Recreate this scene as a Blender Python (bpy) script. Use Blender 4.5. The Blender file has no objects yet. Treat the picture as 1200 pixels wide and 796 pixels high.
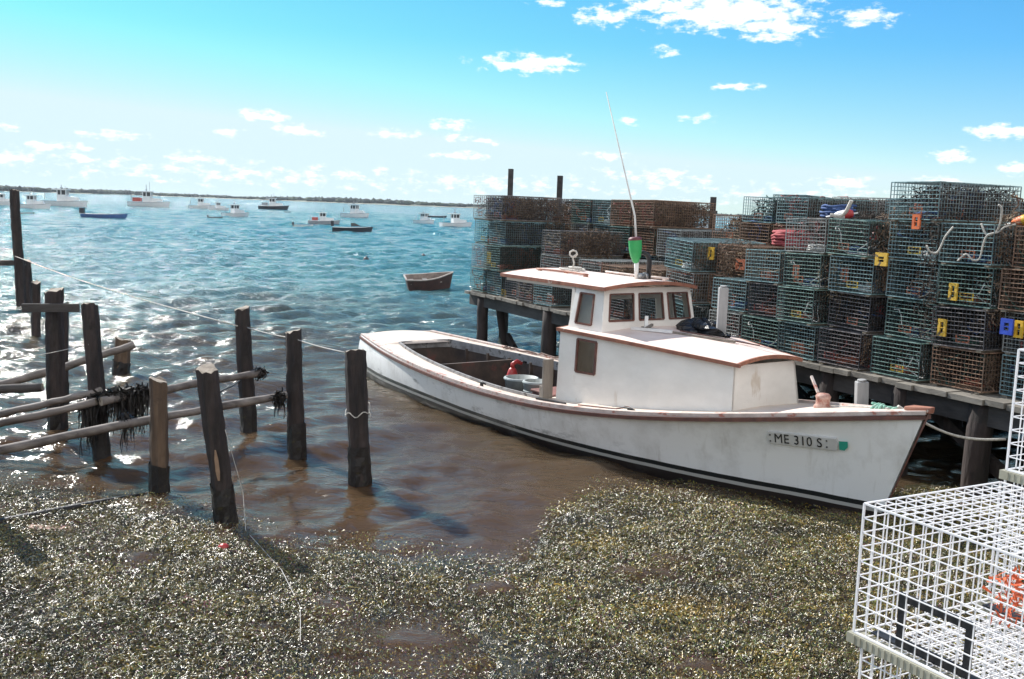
import bpy, math, random
import numpy as np
from mathutils import Vector, Matrix, Quaternion
random.seed(11)
rng = np.random.default_rng(5)
R = math.radians
sc = bpy.context.scene
COL = sc.collection

# ---------------------------------------------------------------- camera, sky, sun, exposure
H = 2.5                                   # eye height over the water
FPX = 1178.0
PITCH, ROLL = R(7.52), R(2.09)
cam_d = bpy.data.cameras.new('camera')
cam = bpy.data.objects.new('camera', cam_d); COL.objects.link(cam)
cam_d.sensor_width = 36; cam_d.lens = 36 * FPX / 1200
cam_d.clip_start = 0.05; cam_d.clip_end = 20000
cam.matrix_world = (Matrix.Translation((0, 0, H)) @ Matrix.Rotation(R(90) - PITCH, 4, 'X') @ Matrix.Rotation(ROLL, 4, 'Z'))
sc.camera = cam
CM = cam.matrix_world.to_3x3()

def ray(px, py):
    return CM @ Vector(((px - 600) / FPX, (398 - py) / FPX, -1))
def onz(px, py, z=0.0):                   # point of a level z that a sight line meets
    d = ray(px, py); t = (z - H) / d.z
    return Vector((d.x * t, d.y * t, z))
def ony(px, py, y):
    d = ray(px, py); t = y / d.y
    return Vector((d.x * t, y, H + d.z * t))
def proj(p):
    v = CM.inverted() @ (Vector(p) - Vector((0, 0, H)))
    return (600 + FPX * v.x / -v.z, 398 - FPX * v.y / -v.z)

SUN_AZ, SUN_EL = R(-42), R(39)            # left of straight ahead, high
SUN_DIR = Vector((math.sin(SUN_AZ) * math.cos(SUN_EL), math.cos(SUN_AZ) * math.cos(SUN_EL), math.sin(SUN_EL)))
sun_d = bpy.data.lights.new('sun', 'SUN'); sun_d.energy = 4.2; sun_d.angle = R(0.53); sun_d.color = (1, .955, .89)
sun = bpy.data.objects.new('sun', sun_d); COL.objects.link(sun)
sun.rotation_euler = SUN_DIR.to_track_quat('Z', 'Y').to_euler()
sun.location = SUN_DIR * 50

sc.view_settings.view_transform = 'Standard'
sc.view_settings.look = 'None'
sc.view_settings.exposure = 0.85
sc.view_settings.gamma = 1.0
sc.cycles.max_bounces = 7
sc.cycles.use_denoising = True
sc.cycles.transparent_max_bounces = 16
sc.cycles.caustics_reflective = False
sc.cycles.caustics_refractive = False
sc.cycles.sample_clamp_indirect = 6

world = bpy.data.worlds.new('World'); sc.world = world; world.use_nodes = True
def build_world():
    nt = world.node_tree; N = nt.nodes; L = nt.links
    bg = N['Background']; bg.inputs['Strength'].default_value = 0.07
    sky = N.new('ShaderNodeTexSky'); sky.sky_type = 'NISHITA'; sky.sun_disc = False
    sky.sun_elevation = SUN_EL; sky.sun_rotation = SUN_AZ
    sky.air_density = 0.95; sky.dust_density = 0.35; sky.ozone_density = 1.0
    tc = N.new('ShaderNodeTexCoord')
    sep = N.new('ShaderNodeSeparateXYZ'); L.new(tc.outputs['Generated'], sep.inputs[0])
    def m(op, a, b=None, clamp=False):
        n = N.new('ShaderNodeMath'); n.operation = op; n.use_clamp = clamp
        for k, v in ((0, a), (1, b)):
            if v is None: continue
            if isinstance(v, (int, float)): n.inputs[k].default_value = v
            else: L.new(v, n.inputs[k])
        return n.outputs[0]
    az = m('MULTIPLY', m('ARCTAN2', sep.outputs['X'], sep.outputs['Y']), 180 / math.pi)
    el = m('MULTIPLY', m('ARCSINE', sep.outputs['Z']), 180 / math.pi)
    comb = N.new('ShaderNodeCombineXYZ'); L.new(az, comb.inputs[0]); L.new(el, comb.inputs[1])
    # ragged edges
    mp = N.new('ShaderNodeMapping'); L.new(comb.outputs[0], mp.inputs[0]); mp.inputs['Scale'].default_value = (1, 2.2, 1)
    nz = N.new('ShaderNodeTexNoise'); nz.inputs['Scale'].default_value = 1.1; nz.inputs['Detail'].default_value = 9; nz.inputs['Roughness'].default_value = .62
    L.new(mp.outputs[0], nz.inputs['Vector'])
    cl = [(850, 14, 118, 24, 1.2), (905, 32, 62, 17, 1.1), (712, 20, 46, 12, .95), (780, 6, 60, 12, 1), (620, 75, 66, 13, 1.05), (1015, 20, 34, 13, .85),
          (780, 60, 15, 8, .8), (862, 101, 32, 6, .85), (822, 139, 26, 6, .8), (737, 143, 17, 5, .8), (1172, 155, 36, 10, .95),
          (1118, 183, 26, 9, .95), (1100, 214, 28, 8, .95), (1188, 198, 22, 8, .9), (348, 152, 34, 8, .95), (305, 136, 32, 8, .9),
          (528, 147, 26, 9, .9), (536, 160, 24, 6, .8), (460, 157, 34, 7, .8), (130, 158, 36, 6, .8), (540, 182, 40, 6, .7), (990, 213, 36, 8, .85), (570, 166, 20, 5, .7),
          (712, 183, 30, 6, .75), (770, 208, 75, 12, .6), (8, 149, 18, 5, .8), (60, 171, 55, 6, .75), (20, 185, 40, 9, .65), (230, 186, 40, 9, .6), (100, 186, 50, 6, .6),
          (300, 205, 330, 16, .42), (560, 215, 200, 14, .45), (940, 230, 260, 12, .4), (260, 155, 30, 5, .6), (640, 3, 22, 5, .9)]
    # neighbours outside the frame, so the sky goes on
    out = [(-28.5 - 4 * k, random.uniform(4, 22), random.uniform(1.5, 5), random.uniform(.4, 1.4), .9) for k in range(8)] + \
          [(31 + 4.3 * k, random.uniform(3, 22), random.uniform(1.5, 5), random.uniform(.4, 1.4), .9) for k in range(8)]
    items = []
    for (cx, cy, rx, ry, s) in cl:
        d = ray(cx, cy).normalized(); a = math.degrees(math.atan2(d.x, d.y)); e = math.degrees(math.asin(d.z))
        k = 1 / math.radians(1) / FPX
        items.append((a, e, rx * k, ry * k, s))
    acc = None
    for (a, e, rx, ry, s) in items + out:
        v1 = N.new('ShaderNodeVectorMath'); v1.operation = 'SUBTRACT'; L.new(comb.outputs[0], v1.inputs[0]); v1.inputs[1].default_value = (a, e, 0)
        v2 = N.new('ShaderNodeVectorMath'); v2.operation = 'MULTIPLY'; L.new(v1.outputs[0], v2.inputs[0]); v2.inputs[1].default_value = (1 / rx, 1 / ry, 0)
        v3 = N.new('ShaderNodeVectorMath'); v3.operation = 'LENGTH'; L.new(v2.outputs[0], v3.inputs[0])
        t = m('MULTIPLY', m('SUBTRACT', 1.15, v3.outputs['Value']), s)
        acc = t if acc is None else m('MAXIMUM', acc, t)
    dens = m('ADD', acc, m('MULTIPLY', m('SUBTRACT', nz.outputs['Fac'], 0.53), 3.4))
    mr = N.new('ShaderNodeMapRange'); mr.interpolation_type = 'SMOOTHSTEP'
    L.new(dens, mr.inputs[0]); mr.inputs[1].default_value = 0.05; mr.inputs[2].default_value = .95
    gate = N.new('ShaderNodeMapRange'); L.new(acc, gate.inputs[0]); gate.inputs[1].default_value = -0.25; gate.inputs[2].default_value = .15
    f1 = m('MULTIPLY', m('MULTIPLY', mr.outputs[0], gate.outputs[0]), .93)
    # unseen bright clouds overhead and behind the camera, added to lift the shade
    n9 = N.new('ShaderNodeTexNoise'); n9.inputs['Scale'].default_value = 3.0; n9.inputs['Detail'].default_value = 7; L.new(tc.outputs['Generated'], n9.inputs['Vector'])
    w9 = m('ADD', m('MULTIPLY', sep.outputs['Y'], -.55), m('MULTIPLY', sep.outputs['X'], .18))
    m9 = N.new('ShaderNodeMapRange'); m9.interpolation_type = 'SMOOTHSTEP'; L.new(m('ADD', n9.outputs['Fac'], w9), m9.inputs[0]); m9.inputs[1].default_value = .52; m9.inputs[2].default_value = .74
    fac = m('MAXIMUM', f1, m9.outputs[0])
    hsv = N.new('ShaderNodeHueSaturation'); hsv.inputs['Saturation'].default_value = 1.0
    # the camera's own rendering of a clear northern sky: cyan, paler at the horizon
    tn = N.new('ShaderNodeValToRGB'); te = tn.color_ramp.elements
    te[0].position = 0; te[0].color = (.86, .92, 1.14, 1); te[1].position = 1; te[1].color = (.6, .85, 1.0, 1)
    for pos_, c_ in ((.045, (.56, .79, .98, 1)), (.10, (.30, .72, .98, 1)), (.18, (.22, .71, .93, 1)), (.45, (.36, .70, .95, 1))):
        q_ = te.new(pos_); q_.color = c_
    mz = N.new('ShaderNodeMapRange'); L.new(el, mz.inputs[0]); mz.inputs[1].default_value = 0; mz.inputs[2].default_value = 90; L.new(mz.outputs[0], tn.inputs[0])
    tm = N.new('ShaderNodeMix'); tm.data_type = 'RGBA'; tm.blend_type = 'MULTIPLY'; tm.inputs['Factor'].default_value = 1; L.new(sky.outputs[0], tm.inputs['A']); L.new(tn.outputs[0], tm.inputs['B'])
    L.new(tm.outputs['Result'], hsv.inputs['Color']); hsv.inputs['Value'].default_value = 1.3
    mn = N.new('ShaderNodeVectorMath'); mn.operation = 'MINIMUM'; L.new(hsv.outputs[0], mn.inputs[0]); mn.inputs[1].default_value = (5.9, 7.5, 7.9)
    mix = N.new('ShaderNodeMix'); mix.data_type = 'RGBA'
    L.new(fac, mix.inputs['Factor']); L.new(mn.outputs[0], mix.inputs['A']); mix.inputs['B'].default_value = (10.5, 10.6, 10.8, 1)
    L.new(mix.outputs['Result'], bg.inputs['Color'])
build_world()

# ---------------------------------------------------------------- helpers
def link_mesh(name, me, parent=None):
    o = bpy.data.objects.new(name, me); COL.objects.link(o)
    if parent is not None: o.parent = parent
    return o
def empty(name, loc=(0, 0, 0), rz=0, label=None, cat=None, group=None):
    o = bpy.data.objects.new(name, None); COL.objects.link(o); o.location = loc; o.rotation_euler = (0, 0, rz)
    o.empty_display_size = .1
    tag(o, label, cat, group); return o
def tag(o, label=None, cat=None, group=None, kind=None):
    if label: o['label'] = label
    if cat: o['category'] = cat
    if group: o['group'] = group
    if kind: o['kind'] = kind
    return o
def struct(o): o['kind'] = 'structure'; return o
def copy_tree(o, parent=None):
    c = o.copy(); COL.objects.link(c); c.parent = parent
    for ch in o.children: copy_tree(ch, c)
    return c

class MB:
    def __init__(s): s.v = []; s.f = []; s.mi = []; s.cur = 0; s.sm = []
    def add(s, vs, fs, smooth=False):
        b = len(s.v); s.v += [tuple(v) for v in vs]; s.f += [tuple(i + b for i in f) for f in fs]; s.mi += [s.cur] * len(fs); s.sm += [smooth] * len(fs); return s
    def box(s, c, d, M=None):
        vs = [Vector((c[0] + i * d[0] / 2, c[1] + j * d[1] / 2, c[2] + k * d[2] / 2)) for i in (-1, 1) for j in (-1, 1) for k in (-1, 1)]
        if M is not None: vs = [M @ v for v in vs]
        return s.add(vs, [(0, 1, 3, 2), (4, 6, 7, 5), (0, 4, 5, 1), (2, 3, 7, 6), (0, 2, 6, 4), (1, 5, 7, 3)])
    def hexa(s, b, t):                     # eight corners: bottom four, top four (counterclockwise from above)
        return s.add(list(b) + list(t), [(3, 2, 1, 0), (4, 5, 6, 7), (0, 1, 5, 4), (1, 2, 6, 5), (2, 3, 7, 6), (3, 0, 4, 7)])
    def bar(s, a, b, w, h=None, up=None):
        a = Vector(a); b = Vector(b); h = h or w; d = (b - a).normalized()
        up = Vector(up or (0, 0, 1));
        if abs(d.dot(up)) > .97: up = Vector((0, 1, 0))
        x = d.cross(up).normalized() * w / 2; y = x.cross(d).normalized() * h / 2
        vs = [a - x - y, a + x - y, a + x + y, a - x + y, b - x - y, b + x - y, b + x + y, b - x + y]
        return s.add(vs, [(3, 2, 1, 0), (4, 5, 6, 7), (0, 1, 5, 4), (1, 2, 6, 5), (2, 3, 7, 6), (3, 0, 4, 7)])
    def tube(s, pts, r, n=8, cap=True):
        pts = [Vector(p) for p in pts]; rs = r if isinstance(r, (list, tuple)) else [r] * len(pts)
        vs = []; ref = None
        for i, p in enumerate(pts):
            t = (pts[min(i + 1, len(pts) - 1)] - pts[max(i - 1, 0)]).normalized()
            if ref is None: ref = Vector((0, 0, 1)) if abs(t.z) < .9 else Vector((1, 0, 0))
            x = t.cross(ref).normalized(); y = x.cross(t).normalized(); ref = y
            for k in range(n):
                a = 2 * math.pi * k / n; vs.append(p + (x * math.cos(a) + y * math.sin(a)) * rs[i])
        fs = []
        for i in range(len(pts) - 1):
            for k in range(n):
                k2 = (k + 1) % n; fs.append((i * n + k, i * n + k2, (i + 1) * n + k2, (i + 1) * n + k))
        s.add(vs, fs, True)
        if cap:
            b = len(s.v) - len(vs)
            s.f.append(tuple(b + k for k in reversed(range(n)))); s.f.append(tuple(b + (len(pts) - 1) * n + k for k in range(n))); s.mi += [s.cur] * 2; s.sm += [False] * 2
        return s
    def lathe(s, prof, c=(0, 0, 0), n=20, M=None):
        vs = [Vector((c[0] + r * math.cos(2 * math.pi * k / n), c[1] + r * math.sin(2 * math.pi * k / n), c[2] + z)) for r, z in prof for k in range(n)]
        if M is not None: vs = [M @ v for v in vs]
        fs = [(i * n + k, i * n + (k + 1) % n, (i + 1) * n + (k + 1) % n, (i + 1) * n + k) for i in range(len(prof) - 1) for k in range(n)]
        return s.add(vs, fs, True)
    def sheet(s, grid, smooth=False):      # grid of points (rows of equal length)
        nr, nc = len(grid), len(grid[0]); vs = [p for row in grid for p in row]
        return s.add(vs, [(i * nc + j, i * nc + j + 1, (i + 1) * nc + j + 1, (i + 1) * nc + j) for i in range(nr - 1) for j in range(nc - 1)], smooth)
    def wall(s, c, holes, th, off):        # c: four corners (00,10,11,01); holes: (u0,v0,u1,v1); th thickness along vector off
        us = sorted({0, 1} | {h[i] for h in holes for i in (0, 2)}); vs_ = sorted({0, 1} | {h[i] for h in holes for i in (1, 3)})
        c = [Vector(q) for q in c]; off = Vector(off).normalized() * th
        P = lambda u, v: c[0] * (1 - u) * (1 - v) + c[1] * u * (1 - v) + c[2] * u * v + c[3] * (1 - u) * v
        hole = lambda i, j: i < 0 or j < 0 or i >= len(us) - 1 or j >= len(vs_) - 1 or any(h[0] <= us[i] + 1e-6 and h[2] >= us[i + 1] - 1e-6 and h[1] <= vs_[j] + 1e-6 and h[3] >= vs_[j + 1] - 1e-6 for h in holes)
        for i in range(len(us) - 1):
            for j in range(len(vs_) - 1):
                if hole(i, j): continue
                q = [P(us[i], vs_[j]), P(us[i + 1], vs_[j]), P(us[i + 1], vs_[j + 1]), P(us[i], vs_[j + 1])]
                s.add(q, [(0, 1, 2, 3)]); w = [p + off for p in q]; s.add(w, [(3, 2, 1, 0)])
                for (k, l, ii, jj) in ((0, 1, i, j - 1), (1, 2, i + 1, j), (2, 3, i, j + 1), (3, 0, i - 1, j)):
                    if hole(ii, jj): s.add([q[k], q[l], w[l], w[k]], [(3, 2, 1, 0)])
        return s
    def mesh(s, name, mats):
        me = bpy.data.meshes.new(name); me.from_pydata(s.v, [], s.f)
        mats = mats if isinstance(mats, (list, tuple)) else [mats]
        for m_ in mats: me.materials.append(m_)
        me.polygons.foreach_set('material_index', s.mi); me.polygons.foreach_set('use_smooth', s.sm); me.update(); return me
    def build(s, name, mats, parent=None, bevel=0):
        me = s.mesh(name, mats)
        o = link_mesh(name, me, parent)
        if bevel:
            b = o.modifiers.new('bevel', 'BEVEL'); b.width = bevel; b.segments = 2; b.limit_method = 'ANGLE'; b.angle_limit = R(35)
        return o

def new_mat(name):
    m = bpy.data.materials.new(name); m.use_nodes = True
    return m, m.node_tree.nodes, m.node_tree.links, m.node_tree.nodes['Principled BSDF']
def mat(name, a, b=None, scale=6, rough=.6, bump=0, bscale=None, stretch=(1, 1, 1), c=None, cth=.62, cscale=3, spec=.5, coords='Object', metal=0, cstretch=(1, 1, 1), bdist=.01):
    """two-tone noise material with an optional third tone in patches"""
    m, N, L, P = new_mat(name)
    P.inputs['Roughness'].default_value = rough; P.inputs['Specular IOR Level'].default_value = spec; P.inputs['Metallic'].default_value = metal
    b = b or tuple(x * .7 for x in a)
    tc = N.new('ShaderNodeTexCoord')
    def noise(sc_, st, det=6, ro=.6):
        mp = N.new('ShaderNodeMapping'); L.new(tc.outputs[coords], mp.inputs[0]); mp.inputs['Scale'].default_value = st
        n = N.new('ShaderNodeTexNoise'); n.inputs['Scale'].default_value = sc_; n.inputs['Detail'].default_value = det; n.inputs['Roughness'].default_value = ro
        L.new(mp.outputs[0], n.inputs['Vector']); return n
    n = noise(scale, stretch)
    r = N.new('ShaderNodeValToRGB'); r.color_ramp.elements[0].position = .33; r.color_ramp.elements[1].position = .67
    r.color_ramp.elements[0].color = (*b, 1); r.color_ramp.elements[1].color = (*a, 1)
    L.new(n.outputs['Fac'], r.inputs[0]); out = r.outputs[0]
    if c:
        n3 = noise(cscale, cstretch, 8, .65)
        mr = N.new('ShaderNodeMapRange'); L.new(n3.outputs['Fac'], mr.inputs[0]); mr.inputs[1].default_value = cth - .03; mr.inputs[2].default_value = cth + .05
        mx = N.new('ShaderNodeMix'); mx.data_type = 'RGBA'; L.new(mr.outputs[0], mx.inputs['Factor']); L.new(out, mx.inputs['A']); mx.inputs['B'].default_value = (*c, 1)
        out = mx.outputs['Result']
    L.new(out, P.inputs['Base Color'])
    if bump:
        n2 = noise(bscale or scale * 3, stretch); bp = N.new('ShaderNodeBump'); bp.inputs['Strength'].default_value = bump; bp.inputs['Distance'].default_value = bdist
        L.new(n2.outputs['Fac'], bp.inputs['Height']); L.new(bp.outputs[0], P.inputs['Normal'])
    return m

M_pile = mat('weathered piling wood', (.055, .040, .037), (.011, .009, .009), 9, .85, 1.0, 14, (1, 1, .16), bdist=.03, c=(.02, .017, .015), cth=.58, cscale=3)
M_pile_brown = mat('brown piling wood', (.15, .10, .065), (.05, .034, .026), 9, .85, .8, 22, (1, 1, .12), c=(.03, .022, .018), cth=.6, cscale=3)
M_wet = mat('wet weedy piling foot', (.018, .015, .014), (.006, .005, .005), 25, .45, .8, 60, c=(.04, .035, .012), cth=.62, cscale=14)
M_end = mat('cut log end', (.36, .31, .25), (.18, .15, .12), 20, .9, .5, 60)
M_rail = mat('grey log rail', (.25, .22, .20), (.06, .05, .046), 8, .75, .6, 20, (.15, 1, 1), c=(.04, .035, .03), cth=.64, cscale=4, coords='Object')
M_weed_black = mat('black dried weed', (.016, .012, .010), (.006, .005, .004), 30, .6)
M_deckwood = mat('weathered wharf plank', (.24, .22, .19), (.12, .11, .095), 7, .85, .5, 30, (1, .2, 1), c=(.10, .09, .07), cth=.62, cscale=4)
M_stringer = mat('grey timber', (.085, .078, .075), (.03, .027, .026), 6, .85, .6, 30, (.3, .3, 1))
M_lightpost = mat('bleached post', (.42, .42, .42), (.25, .25, .25), 8, .85, .5, 30, (1, 1, .15), c=(.12, .11, .1), cth=.66)
M_rope_white = mat('pale rope', (.62, .6, .55), (.35, .33, .3), 60, .8)
M_rope_green = mat('green rope', (.12, .4, .3), (.4, .5, .42), 40, .8)

M_boatwhite = None
def boat_hull_mat():
    m, N, L, P = new_mat('painted hull')
    P.inputs['Roughness'].default_value = .33
    tc = N.new('ShaderNodeTexCoord'); sep = N.new('ShaderNodeSeparateXYZ'); L.new(tc.outputs['Object'], sep.inputs[0])
    n = N.new('ShaderNodeTexNoise'); n.inputs['Scale'].default_value = 2.2; n.inputs['Detail'].default_value = 8; n.inputs['Roughness'].default_value = .65; L.new(tc.outputs['Object'], n.inputs['Vector'])
    rw = N.new('ShaderNodeValToRGB'); e = rw.color_ramp.elements; e[0].position = .3; e[0].color = (.62, .61, .59, 1); e[1].position = .52; e[1].color = (.80, .80, .79, 1)
    L.new(n.outputs['Fac'], rw.inputs[0])
    # vertical grime streaks
    mp = N.new('ShaderNodeMapping'); L.new(tc.outputs['Object'], mp.inputs[0]); mp.inputs['Scale'].default_value = (9, 9, .7)
    n2 = N.new('ShaderNodeTexNoise'); n2.inputs['Scale'].default_value = 1.6; n2.inputs['Detail'].default_value = 6; L.new(mp.outputs[0], n2.inputs['Vector'])
    mr2 = N.new('ShaderNodeMapRange'); L.new(n2.outputs['Fac'], mr2.inputs[0]); mr2.inputs[1].default_value = .58; mr2.inputs[2].default_value = .78; mr2.inputs[4].default_value = .35
    mx = N.new('ShaderNodeMix'); mx.data_type = 'RGBA'; L.new(mr2.outputs[0], mx.inputs['Factor']); L.new(rw.outputs[0], mx.inputs['A']); mx.inputs['B'].default_value = (.33, .29, .23, 1)
    # boot stripes, a bit wavy
    ad = N.new('ShaderNodeMath'); ad.operation = 'MULTIPLY_ADD'; L.new(n.outputs['Fac'], ad.inputs[0]); ad.inputs[1].default_value = .012; L.new(sep.outputs['Z'], ad.inputs[2])
    st = N.new('ShaderNodeMapRange'); L.new(ad.outputs[0], st.inputs[0]); st.inputs[1].default_value = -.2; st.inputs[2].default_value = .3
    cr = N.new('ShaderNodeValToRGB'); cr.color_ramp.interpolation = 'CONSTANT'; el = cr.color_ramp.elements
    z2 = lambda z: (z + .2) / .5
    el[0].position = 0; el[0].color = (.022, .016, .014, 1); el[1].position = z2(.075); el[1].color = (.42, .41, .38, 1)
    e2 = el.new(z2(.108)); e2.color = (.012, .014, .014, 1); e3 = el.new(z2(.152)); e3.color = (1, 1, 1, 1)
    L.new(st.outputs[0], cr.inputs[0])
    gt = N.new('ShaderNodeMath'); gt.operation = 'GREATER_THAN'; L.new(ad.outputs[0], gt.inputs[0]); gt.inputs[1].default_value = .152
    m2 = N.new('ShaderNodeMix'); m2.data_type = 'RGBA'; L.new(gt.outputs[0], m2.inputs['Factor']); L.new(cr.outputs[0], m2.inputs['A']); L.new(mx.outputs['Result'], m2.inputs['B'])
    n5 = N.new('ShaderNodeTexNoise'); n5.inputs['Scale'].default_value = 1.5; n5.inputs['Detail'].default_value = 10; n5.inputs['Roughness'].default_value = .75
    mp5 = N.new('ShaderNodeMapping'); L.new(tc.outputs['Object'], mp5.inputs[0]); mp5.inputs['Scale'].default_value = (1.1, 1, 3); mp5.inputs['Location'].default_value = (3, 1, 2); L.new(mp5.outputs[0], n5.inputs['Vector'])
    mr5 = N.new('ShaderNodeMapRange'); L.new(n5.outputs['Fac'], mr5.inputs[0]); mr5.inputs[1].default_value = .54; mr5.inputs[2].default_value = .66; mr5.inputs[4].default_value = .7
    ax5 = N.new('ShaderNodeMapRange'); L.new(sep.outputs['X'], ax5.inputs[0]); ax5.inputs[1].default_value = 6.8; ax5.inputs[2].default_value = 5.2
    mu5 = N.new('ShaderNodeMath'); mu5.operation = 'MULTIPLY'; L.new(mr5.outputs[0], mu5.inputs[0]); L.new(ax5.outputs[0], mu5.inputs[1])
    mx5 = N.new('ShaderNodeMix'); mx5.data_type = 'RGBA'; L.new(mu5.outputs[0], mx5.inputs['Factor']); L.new(m2.outputs['Result'], mx5.inputs['A']); mx5.inputs['B'].default_value = (.16, .155, .15, 1)
    L.new(mx5.outputs['Result'], P.inputs['Base Color'])
    bp = N.new('ShaderNodeBump'); bp.inputs['Strength'].default_value = .25; bp.inputs['Distance'].default_value = .01; L.new(n.outputs['Fac'], bp.inputs['Height']); L.new(bp.outputs[0], P.inputs['Normal'])
    return m
M_hull = boat_hull_mat()
M_cabin = mat('worn white cabin paint', (.82, .79, .74), (.72, .69, .64), 3, .5, .25, 9, (1, 1, 1.6), c=(.60, .53, .45), cth=.655, cscale=6, cstretch=(1, 1, .3))
M_deck = mat('worn cream deck paint', (.72, .62, .53), (.56, .47, .40), 5, .65, .3, 20, c=(.34, .27, .22), cth=.65, cscale=9)
M_roof = mat('pinkish white roof paint', (.78, .66, .60), (.66, .53, .47), 4, .6, .3, 15, c=(.45, .32, .27), cth=.67, cscale=8)
M_trim = mat('faded oxide red trim', (.37, .16, .10), (.24, .10, .07), 10, .65, .3, 30, c=(.55, .48, .42), cth=.66, cscale=14)
M_guard = mat('worn rub rail', (.66, .58, .53), (.45, .36, .32), 8, .65, .3, 20, (1, 1, 1), c=(.4, .16, .12), cth=.58, cscale=10)
M_brownrail = mat('brown rub strake', (.17, .07, .05), (.08, .04, .035), 10, .6)
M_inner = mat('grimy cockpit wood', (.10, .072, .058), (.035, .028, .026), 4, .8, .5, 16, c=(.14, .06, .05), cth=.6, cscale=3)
M_coam = mat('grey coaming paint', (.36, .36, .36), (.16, .15, .15), 6, .7, .3, 18, c=(.09, .08, .075), cth=.6, cscale=6)
M_greywood = mat('grey board', (.26, .23, .2), (.13, .11, .09), 8, .85, .5, 20, (1, 1, .2))
M_black = mat('black rubber', (.02, .02, .022), (.01, .01, .012), 20, .5)
M_bag = mat('black plastic bag', (.012, .012, .014), (.006, .006, .007), 12, .28, .8, 14, bdist=.03)
M_green = mat('green buoy paint', (.05, .42, .13), (.035, .33, .1), 10, .45, c=(.1, .3, .12), cth=.66)
M_maroon = mat('maroon paint', (.16, .035, .04), (.1, .025, .03), 10, .5)
M_white = mat('white paint', (.78, .78, .76), (.66, .65, .63), 14, .45, c=(.4, .36, .3), cth=.7)
M_red = mat('red plastic', (.48, .045, .04), (.36, .03, .03), 12, .4)
M_tub = mat('grey plastic tub', (.40, .44, .44), (.28, .31, .31), 8, .55, c=(.12, .12, .11), cth=.66, cscale=8)
M_redbox = mat('red brown board', (.25, .10, .08), (.15, .07, .06), 7, .7)
M_orange = mat('orange plastic', (.72, .17, .045), (.5, .12, .05), 12, .5)
M_yellow = mat('yellow plastic', (.78, .47, .03), (.6, .36, .03), 12, .5)
M_blue = mat('blue plastic', (.03, .08, .5), (.02, .05, .35), 12, .5)
M_steel = mat('dull metal', (.4, .4, .4), (.25, .25, .25), 20, .35, metal=.7)
def glass_mat():
    m, N, L, P = new_mat('window glass'); N.remove(P)
    out = N['Material Output']; tr = N.new('ShaderNodeBsdfTransparent'); tr.inputs[0].default_value = (.84, .88, .88, 1)
    gl = N.new('ShaderNodeBsdfGlossy'); gl.inputs['Roughness'].default_value = .03
    fr = N.new('ShaderNodeFresnel'); fr.inputs[0].default_value = 1.5
    mx = N.new('ShaderNodeMixShader'); L.new(fr.outputs[0], mx.inputs[0]); L.new(tr.outputs[0], mx.inputs[1]); L.new(gl.outputs[0], mx.inputs[2]); L.new(mx.outputs[0], out.inputs[0])
    return m
M_glass = glass_mat()

# ---------------------------------------------------------------- the lobster boat's shape (needed by the water too)
_a, _b = Vector((-1.75, 15.2)), onz(1087, 484, .985).to_2d()
BD = (_b - _a).normalized(); BN = Vector((-BD.y, BD.x)); BL = (_b - _a).length
BROT = math.atan2(BD.y, BD.x)
BM = Matrix.Translation((_a.x, _a.y, 0)) @ Matrix.Rotation(BROT, 4, 'Z')
ip = lambda x, xs, ys: float(np.interp(x, xs, ys))
def smooth_interp(xs, ys):                 # monotone-ish cubic through the stations
    xs = np.array(xs, float); ys = np.array(ys, float)
    m_ = np.gradient(ys, xs)
    def f(x):
        x = min(max(x, xs[0]), xs[-1]); i = min(max(int(np.searchsorted(xs, x)) - 1, 0), len(xs) - 2)
        h = xs[i + 1] - xs[i]; t = (x - xs[i]) / h
        return float((2*t**3-3*t**2+1)*ys[i] + (t**3-2*t**2+t)*h*m_[i] + (-2*t**3+3*t**2)*ys[i+1] + (t**3-t**2)*h*m_[i+1])
    return f
f_sh = smooth_interp([0, 1, 2.8, 4.4, 5.4, 6.4, 7.2, 8.05, 8.5, BL], [.62, .84, 1.09, 1.16, 1.12, .96, .76, .42, .2, .025])
f_sz = smooth_interp([0, 1.4, 2.8, 4.4, 5.4, 6.4, 7.2, 8.05, BL], [.53, .48, .45, .448, .485, .575, .69, .835, .985])
f_wl = smooth_interp([0, 1, 2.8, 4.5, 5.8, 6.8, 7.6, 8.3, BL], [.66, .87, 1.02, 1.04, .93, .72, .48, .21, .012])
def hull_pt(s, t, side=-1):
    """s station (metres along at the sheer), t: -1 keel .. 0 waterline .. 1 sheer"""
    zs = f_sz(s); k = s / BL
    if t >= 0:
        z = zs * t
        bulge = (.05 * max(0, 1 - s / 2.6) + .015 * max(0, 1 - abs(s - 5) / 3)) * math.sin(math.pi * t)
        w = f_wl(s) * (1 - t) + f_sh(s) * t + bulge
        if s > 5.5: w -= .05 * min(1, (s - 5.5) / 2) * math.sin(math.pi * t) * (0.6 if s < 8.4 else .1)
    else:
        z = -.42 * (-t); w = f_wl(s) * (1 - (-t) ** 1.7) + .01
    x_stem = BL - (.985 - z) * .36; x_tr = .02 + (.53 - max(z, 0)) * .22 if z < .53 else .02
    x = x_tr * (1 - k) + (x_stem) * k
    # keep stations upright amidships
    return Vector((x, side * w, z))
def in_boat(x, y, inset):
    X = x - _a.x; Y = y - _a.y; a = X * BD.x + Y * BD.y; c = X * BN.x + Y * BN.y
    w = np.interp(a / .957, [0, 1, 2.8, 4.5, 5.8, 6.8, 7.6, 8.3, 8.78], [.66, .87, 1.02, 1.04, .93, .72, .46, .18, 0])
    return (a > .15 + inset) & (a < 8.35 - inset) & (np.abs(c) < w - inset)
def near_boat(x, y):
    X = x - _a.x; Y = y - _a.y; a = X * BD.x + Y * BD.y; c = X * BN.x + Y * BN.y
    return np.exp(-(np.clip(np.abs(a - 4.4) - 4.4, 0, None) ** 2 + np.clip(np.abs(c) - 1.1, 0, None) ** 2) / 1.2)

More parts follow.
